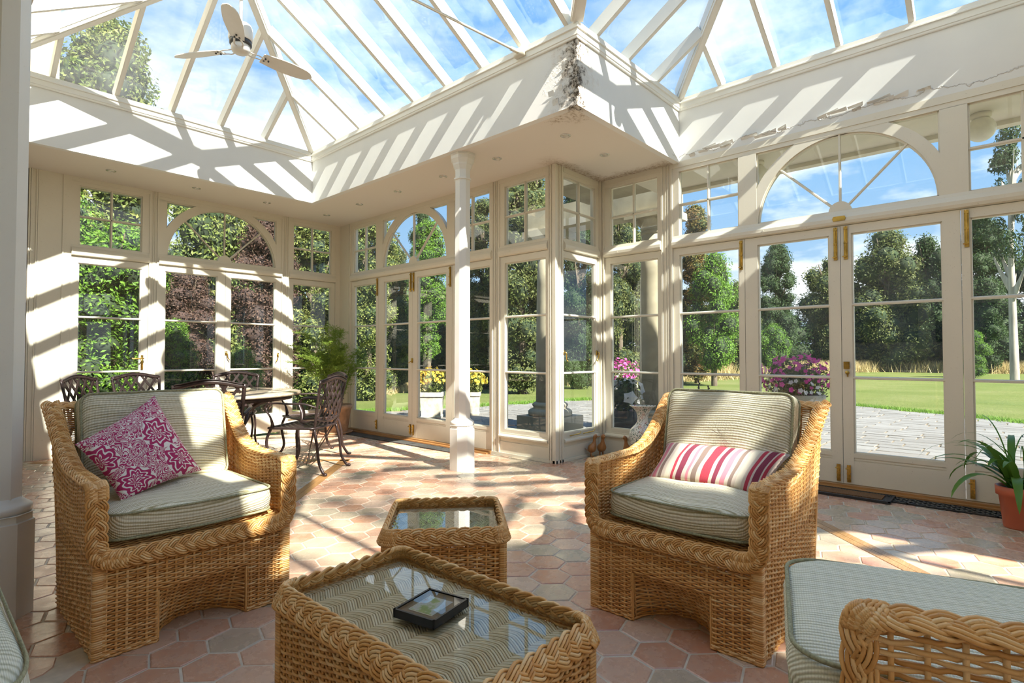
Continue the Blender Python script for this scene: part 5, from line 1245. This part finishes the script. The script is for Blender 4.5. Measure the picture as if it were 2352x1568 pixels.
def tree(px, d, ytop, wpx, kind, label, zlow=.0, name='tree', sparse=False, pale=False, group='trees around the lawn', z0=None):
    p = ray_at(px, d); top = 1.1+(815-ytop)/1271.66*d; rad = wpx/2/1271.66*d*1.05; TREE_N[0] += 1; i = TREE_N[0]
    r = thing(name, label, 'shrub' if name == 'shrub' else 'tree', (p[0], p[1], ZG), group=group); H = top-ZG; zc = zlow*H
    ratio = (H-zc)/(2*rad); ai = 1 if sparse else int(np.argmin([abs(math.log(ratio/q)) for q in ASP]))
    fm, cm_ = (CRS if sparse else CR[(ai, i % 2)]); a = i*1.7
    M = Matrix.LocRotScale(Vector((0, 0, zc)), Matrix.Rotation(a, 3, 'Z').to_quaternion(), Vector((rad, rad, (H-zc)/(2*ASP[ai]))))
    o = bpy.data.objects.new('foliage', variant(fm, KIND[kind])); COL.objects.link(o); o.parent = r; o.matrix_local = M; o['kind'] = 'stuff'
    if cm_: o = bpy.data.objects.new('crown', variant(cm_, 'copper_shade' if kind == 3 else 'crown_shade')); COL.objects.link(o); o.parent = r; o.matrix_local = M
    t = bpy.data.objects.new('trunk', TMP if pale else TM); COL.objects.link(t); t.parent = r; t.scale = (min(rad, 2.6)*(.9 if pale else .8), min(rad, 2.6)*(.9 if pale else .8), H*.9)
    return r
T = tree
T(235, 17, 30, 300, 1, 'tall lime tree whose top shows through the roof glass at top left', .0)
T(250, 11, 500, 300, 4, 'bright green leafy tree filling the far left garden door', 0)
T(120, 13, 420, 260, 4, 'green tree at the far left beside the house wall', 0)
T(430, 10, 610, 150, 3, 'bronze-leaved shrub in the left pane of the dining arch', 0, 'shrub')
T(610, 11.5, 470, 170, 3, 'copper-leaved tree in the right pane of the dining arch', 0)
T(480, 15, 395, 260, 1, 'yellow-green tree behind the copper shrub', 0)
T(590, 18, 430, 220, 0, 'dark green tree behind the copper-leaved tree', 0)
T(400, 9, 730, 110, 4, 'light green bush low in the left half of the dining arch', 0, 'shrub')
T(560, 9.5, 800, 120, 4, 'small light green bush low in the right half of the dining arch', 0, 'shrub')
T(720, 12.5, 455, 190, 1, 'lime tree filling the narrow window by the corner plant', 0)
T(845, 15, 450, 170, 1, 'yellow-green tree in the left leaf of the garden doors', 0)
T(985, 17, 500, 110, 4, 'vivid green tree lit by the sun in the garden door arch', .2)
T(965, 22, 455, 60, 0, 'dark conifer behind the vivid green tree', 0)
T(905, 19, 560, 110, 2, 'olive green tree low between the garden doors', 0)
T(1110, 20, 440, 110, 2, 'olive tree just right of the white column', 0)
T(1200, 17.5, 350, 190, 2, 'dark olive tree left of the stone column outside', .0)
T(1330, 20, 425, 130, 0, 'dark tree in the narrow window of the return wall', 0)
T(1425, 21, 432, 130, 2, 'olive tree above the pink flowers behind the vase', 0)
T(1510, 24, 560, 110, 0, 'dark tree behind the second stone column', 0)
T(1600, 24, 470, 100, 5, 'tree turning brown left of the terrace door arch', 0)
T(1640, 22, 575, 130, 4, 'sunlit green tree in the narrow terrace door leaf', .1)
T(1700, 30, 640, 100, 2, 'olive tree behind the sunlit green one', 0)
T(1785, 38, 555, 100, 0, 'tall slender tree standing apart from the wood', 0)
T(1905, 43, 585, 150, 2, 'olive tree right of the gap of sky', 0)
T(2040, 41, 520, 190, 2, 'broad olive tree in the right terrace door', 0)
T(2135, 45, 535, 150, 0, 'dark tree behind the right door stile', 0)
T(2260, 37, 490, 130, 0, 'dark tree left of the pale trunk', 0)
T(2330, 26, 270, 150, 0, 'tall thin tree with a pale bare trunk at the right edge', .35, sparse=True, pale=True)
T(2420, 40, 480, 200, 2, 'olive tree beyond the right edge', 0)
T(1775, 30, 745, 80, 4, 'small lime green tree at the edge of the lawn', .1)
T(2235, 30, 760, 70, 4, 'small pale green tree near the dry grass', .0)
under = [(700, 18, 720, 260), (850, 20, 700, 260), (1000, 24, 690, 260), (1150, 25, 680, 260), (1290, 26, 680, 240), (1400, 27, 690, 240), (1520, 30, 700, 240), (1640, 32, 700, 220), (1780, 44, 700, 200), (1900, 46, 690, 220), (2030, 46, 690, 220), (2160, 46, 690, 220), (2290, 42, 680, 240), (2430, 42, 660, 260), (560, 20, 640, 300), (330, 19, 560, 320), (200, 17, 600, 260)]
ulab = ['behind the dining arch, right part', 'behind the corner plant', 'behind the garden doors', 'behind the white column', 'left of the outside column', 'in the return window', 'above the vase flowers', 'left end of the terrace wall view', 'behind the narrow terrace leaf', 'behind the petunias', 'behind the meeting stiles of the terrace doors', 'left in the right terrace door', 'right in the right terrace door', 'below the pale trunk', 'beyond the right edge', 'behind the dining arch, middle', 'in the far left door', 'behind the far left door pane']
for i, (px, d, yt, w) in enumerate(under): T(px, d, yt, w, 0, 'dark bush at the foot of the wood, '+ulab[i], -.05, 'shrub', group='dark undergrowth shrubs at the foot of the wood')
# thin tree south of the room: its foliage dapples the sun on the floor
r = thing('tree', 'thin-leaved tree standing behind the viewer, outside the end of the room', 'tree', (.9, -12.5, ZG), group='trees around the lawn')
o = bpy.data.objects.new('foliage', crown_mesh(77, 1.7, 1150, 34, .05, (.16, .30))[0].build('foliage', 'leaf_olive', mesh_only=True)); COL.objects.link(o); o.parent = r; o.location = (0, 0, 10.6); o.scale = (3.6, 3.0, 1.75); o['kind'] = 'stuff'
t = bpy.data.objects.new('trunk', TM); COL.objects.link(t); t.parent = r; t.scale = (2.2, 2.2, 14.5)
dl = [ray_at(px, d) for px, d in ((800, 17), (950, 20), (1150, 22), (1400, 24), (1600, 27))]
tufts('dry_grass', 'dry_grass', dl, 14000, .30, .45, 'low dry straw coloured grass below the trees beyond the garden doors', .02)
dl = [ray_at(px, d) for px, d in ((1600, 28), (1790, 36), (2000, 42), (2200, 38), (2450, 36))]
tufts('dry_grass', 'dry_grass', dl, 16000, .95, .60, 'tall dry straw coloured grass at the foot of the wood beyond the terrace', .024)
dl2 = [ray_at(px, d) for px, d in ((455, 9.2), (560, 9.2), (640, 9.8))]
tufts('dry_meadow', 'dry_grass', dl2, 6000, .26, .32, 'low dry grass below the dining arch window', .012)

# stone veranda columns, beam, eaves, globe lamps
def stone_column(x, y, label):
    r = thing('stone_column', label, 'column', (x, y, ZG))
    MB().box(-.37, .37, -.37, .37, 0, .26).build('plinth', 'column_stone', r)
    MB().lathe([(.33, .26), (.345, .28), (.345, .33), (.31, .36), (.265, .375), (.265, .40), (.285, .42), (.27, .45), (.235, .47)], 40).build('base_moulding', 'column_stone', r, True)
    MB().lathe([(.222, .46), (.222, 1.2), (.205, 2.3), (.185, 2.86)], 40).build('shaft', 'column_stone', r, True)
    m = MB(); m.lathe([(.185, 2.82), (.205, 2.84), (.20, 2.87), (.19, 2.88), (.20, 2.94), (.26, 3.0), (.28, 3.03)], 40); m.box(-.31, .31, -.31, .31, 3.03, 3.13); m.build('capital', 'column_stone', r)
    return r
stone_column(6.84, 5.41, 'pale stone column outside, framed by the window left of the outer corner'); stone_column(6.87, 3.60, 'shaded stone column outside the vase window')
tag(MB().box(6.62, 7.08, 3.3, 5.72, 3.03, 3.36).box(5.38, 6.3, 3.2, 4.3, 3.16, 3.42).build('trim_30', 'column_stone'), 'stone beam carried by the two columns outside', 'beam', kind='structure')
tag(MB().box(XD+.08, 6.33, -1.3, 3.25, 3.10, 3.28).box(6.27, 6.37, -1.3, 3.25, 3.06, 3.30).build('trim_31', 'eave_paint'), 'cream underside of the eaves outside the terrace doors', 'eaves', kind='structure')
g = thing('globe_lamp', 'cream globe lamp under the eaves, left of the terrace arch', 'lamp', (5.92, 1.95, 3.10), group='globe lamps under the eaves')
MB().lathe([(.07, 0), (.07, -.03), (.05, -.05)], 20).build('fitting', 'eave_paint', g, True); MB().lathe([(.05, -.045)] + [(.10*sin(a), -.13+.10*cos(a)) for a in np.linspace(.5, pi, 14)], 28).build('globe', 'lamp_glass', g, True)
dup(g, (5.98, .18, 3.10), 0, 'cream globe lamp under the eaves at the right edge')

# planters
def flower_heads(n, c, rad, mat, size, seed, parent, low=0):
    rs = np.random.RandomState(seed); m = MB()
    for k in range(n):
        d = rs.normal(size=3); d /= np.linalg.norm(d); d[2] = abs(d[2]) if rs.rand() > low else -abs(d[2])*.7; p = np.array(c)+d*np.array(rad)*rs.uniform(.8, 1.08); nn = d+rs.normal(size=3)*.4; nn /= np.linalg.norm(nn); t = np.cross(nn, [0, 0, 1.]); t /= np.linalg.norm(t)+1e-9; b = np.cross(nn, t); s = size*rs.uniform(.75, 1.2)
        V = [p-nn*s*.25]; 
        for q in range(10): a = q*2*pi/10; rr_ = s*(1 if q % 2 else .72); V.append(p+(t*cos(a)+b*sin(a))*rr_+nn*s*.12)
        m.add(V, [[[0, 1+q, 1+(q+1) % 10] for q in range(10)]])
    return m.build('flowers', mat, parent, kind='stuff')
def leaf_ball(n, c, rad, mat, size, seed, parent):
    rs = np.random.RandomState(seed); d = rs.normal(size=(n, 3)); d /= np.linalg.norm(d, axis=1, keepdims=True); P = np.array(c)+d*np.array(rad)*rs.uniform(.3, 1, (n, 1)); nn = d+rs.normal(size=(n, 3))*.6; nn /= np.linalg.norm(nn, axis=1, keepdims=True); t = np.cross(nn, rs.normal(size=(n, 3))); t /= np.linalg.norm(t, axis=1, keepdims=True); b = np.cross(nn, t); s = size*rs.uniform(.6, 1.2, (n, 1))
    V = np.stack([P-t*s, P-b*s*.5, P+t*s, P+b*s*.5], 1).reshape(-1, 3); return MB().add(V, [np.arange(4*n).reshape(-1, 4)]).build('foliage', mat, parent, kind='stuff')
def planter(label, px, d, zrim, kind, seed, r0=.26):
    p = ray_at(px, d); r = thing('stone_planter', label, 'planter', (p[0], p[1], ZG)); H = zrim-ZG
    k4 = dict(n=4, phase=pi/4+R_(42)) if kind == 'yellow' else dict(n=28)
    if kind == 'yellow': MB().lathe([(0, 0), (r0*1.05, 0), (r0*1.08, H*.08), (r0*1.0, H*.12), (r0*1.12, H*.80), (r0*1.25, H*.84), (r0*1.25, H), (r0*1.1, H), (r0*1.05, H*.9), (0, H*.9)], **k4).build('urn', 'planter_stone', r)
    else: MB().lathe([(0, 0), (r0*.72, 0), (r0*.75, .05), (r0*.60, .09), (r0*.62, H*.45), (r0*.80, H*.62), (r0*.9, H*.9), (r0*1.05, H*.93), (r0*1.05, H), (r0*.9, H), (r0*.85, H*.93), (0, H*.92)], **k4).build('urn', 'planter_stone', r, kind != 'yellow')
    if kind == 'pink':
        leaf_ball(2600, (0, 0, H+.12), (.34, .34, .26), 'leaf_olive', .022, seed, r); flower_heads(200, (0, 0, H+.14), (.38, .38, .27), 'petal_pink', .026, seed, r, .25); flower_heads(45, (-.14, -.05, H+.02), (.24, .28, .16), 'petal_white', .024, seed+4, r, .4)
    else:
        leaf_ball(1500, (0, 0, H+.16), (.24, .24, .26), 'leaf_lime', .03, seed, r); flower_heads(150, (0, 0, H+.18), (.30, .30, .28), 'petal_yellow', .036, seed, r)
    return r
planter('stone planter of pink and white petunias outside the left terrace door', 1826, 5.7, .70, 'pink', 1)
planter('stone planter of pink petunias outside, seen left of the vase', 1425, 9.0, .62, 'pink', 21)
planter('stone planter of yellow leaved flowers outside the garden doors', 993, 10.6, .40, 'yellow', 31, .25)
planter('smaller stone planter of yellow flowers beside the white column', 1084, 11.2, .36, 'yellow', 41, .20)
ws = thing('reflected_flower_pot', 'added pot of white flowers standing for their reflection in the vase window', 'plant', (*ray_at(1437, 6.9), ZG))
MB().lathe([(0, 0), (.15, 0), (.20, .35), (.22, .52), (.20, .52), (0, .5)], 24).build('pot', 'rubber_black', ws, True); leaf_ball(500, (0, 0, .68), (.2, .2, .24), 'leaf_dark', .05, 3, ws); flower_heads(12, (0, 0, .68), (.22, .22, .22), 'petal_white', .085, 8, ws)  # added pot models white flowers that are a reflection in the glass
wd = tag(MB().add([(0, 0, 0)], [[0, 0, 0]]).build('weed', 'bark'), 'x', 'plant') if False else None
w_ = thing('seed_stalk', 'dark dried seed stalk standing on the lawn behind the armchair', 'plant', (*ray_at(1610, 6.2), ZG)); m = MB()
for a_, hh in ((-.02, .92), (.06, .86)):
    P = bz([(0, 0, 0), (a_*.5, a_*.3, hh*.5), (a_, -a_, hh)], 6); m.tubes(P, rw=.004, sides=5)
    for q in range(14): z = hh*(.62+.38*q/14); m.tubes([(a_*z/hh, -a_*z/hh, z), (a_*z/hh+.014*cos(q*2), -a_*z/hh+.014*sin(q*2), z+.02)], rw=.006, sides=4)
m.build('stalk', 'dark_iron', w_)
print('objects', len(bpy.data.objects), 'tris', sum(len(me.polygons)*2 for me in bpy.data.meshes))
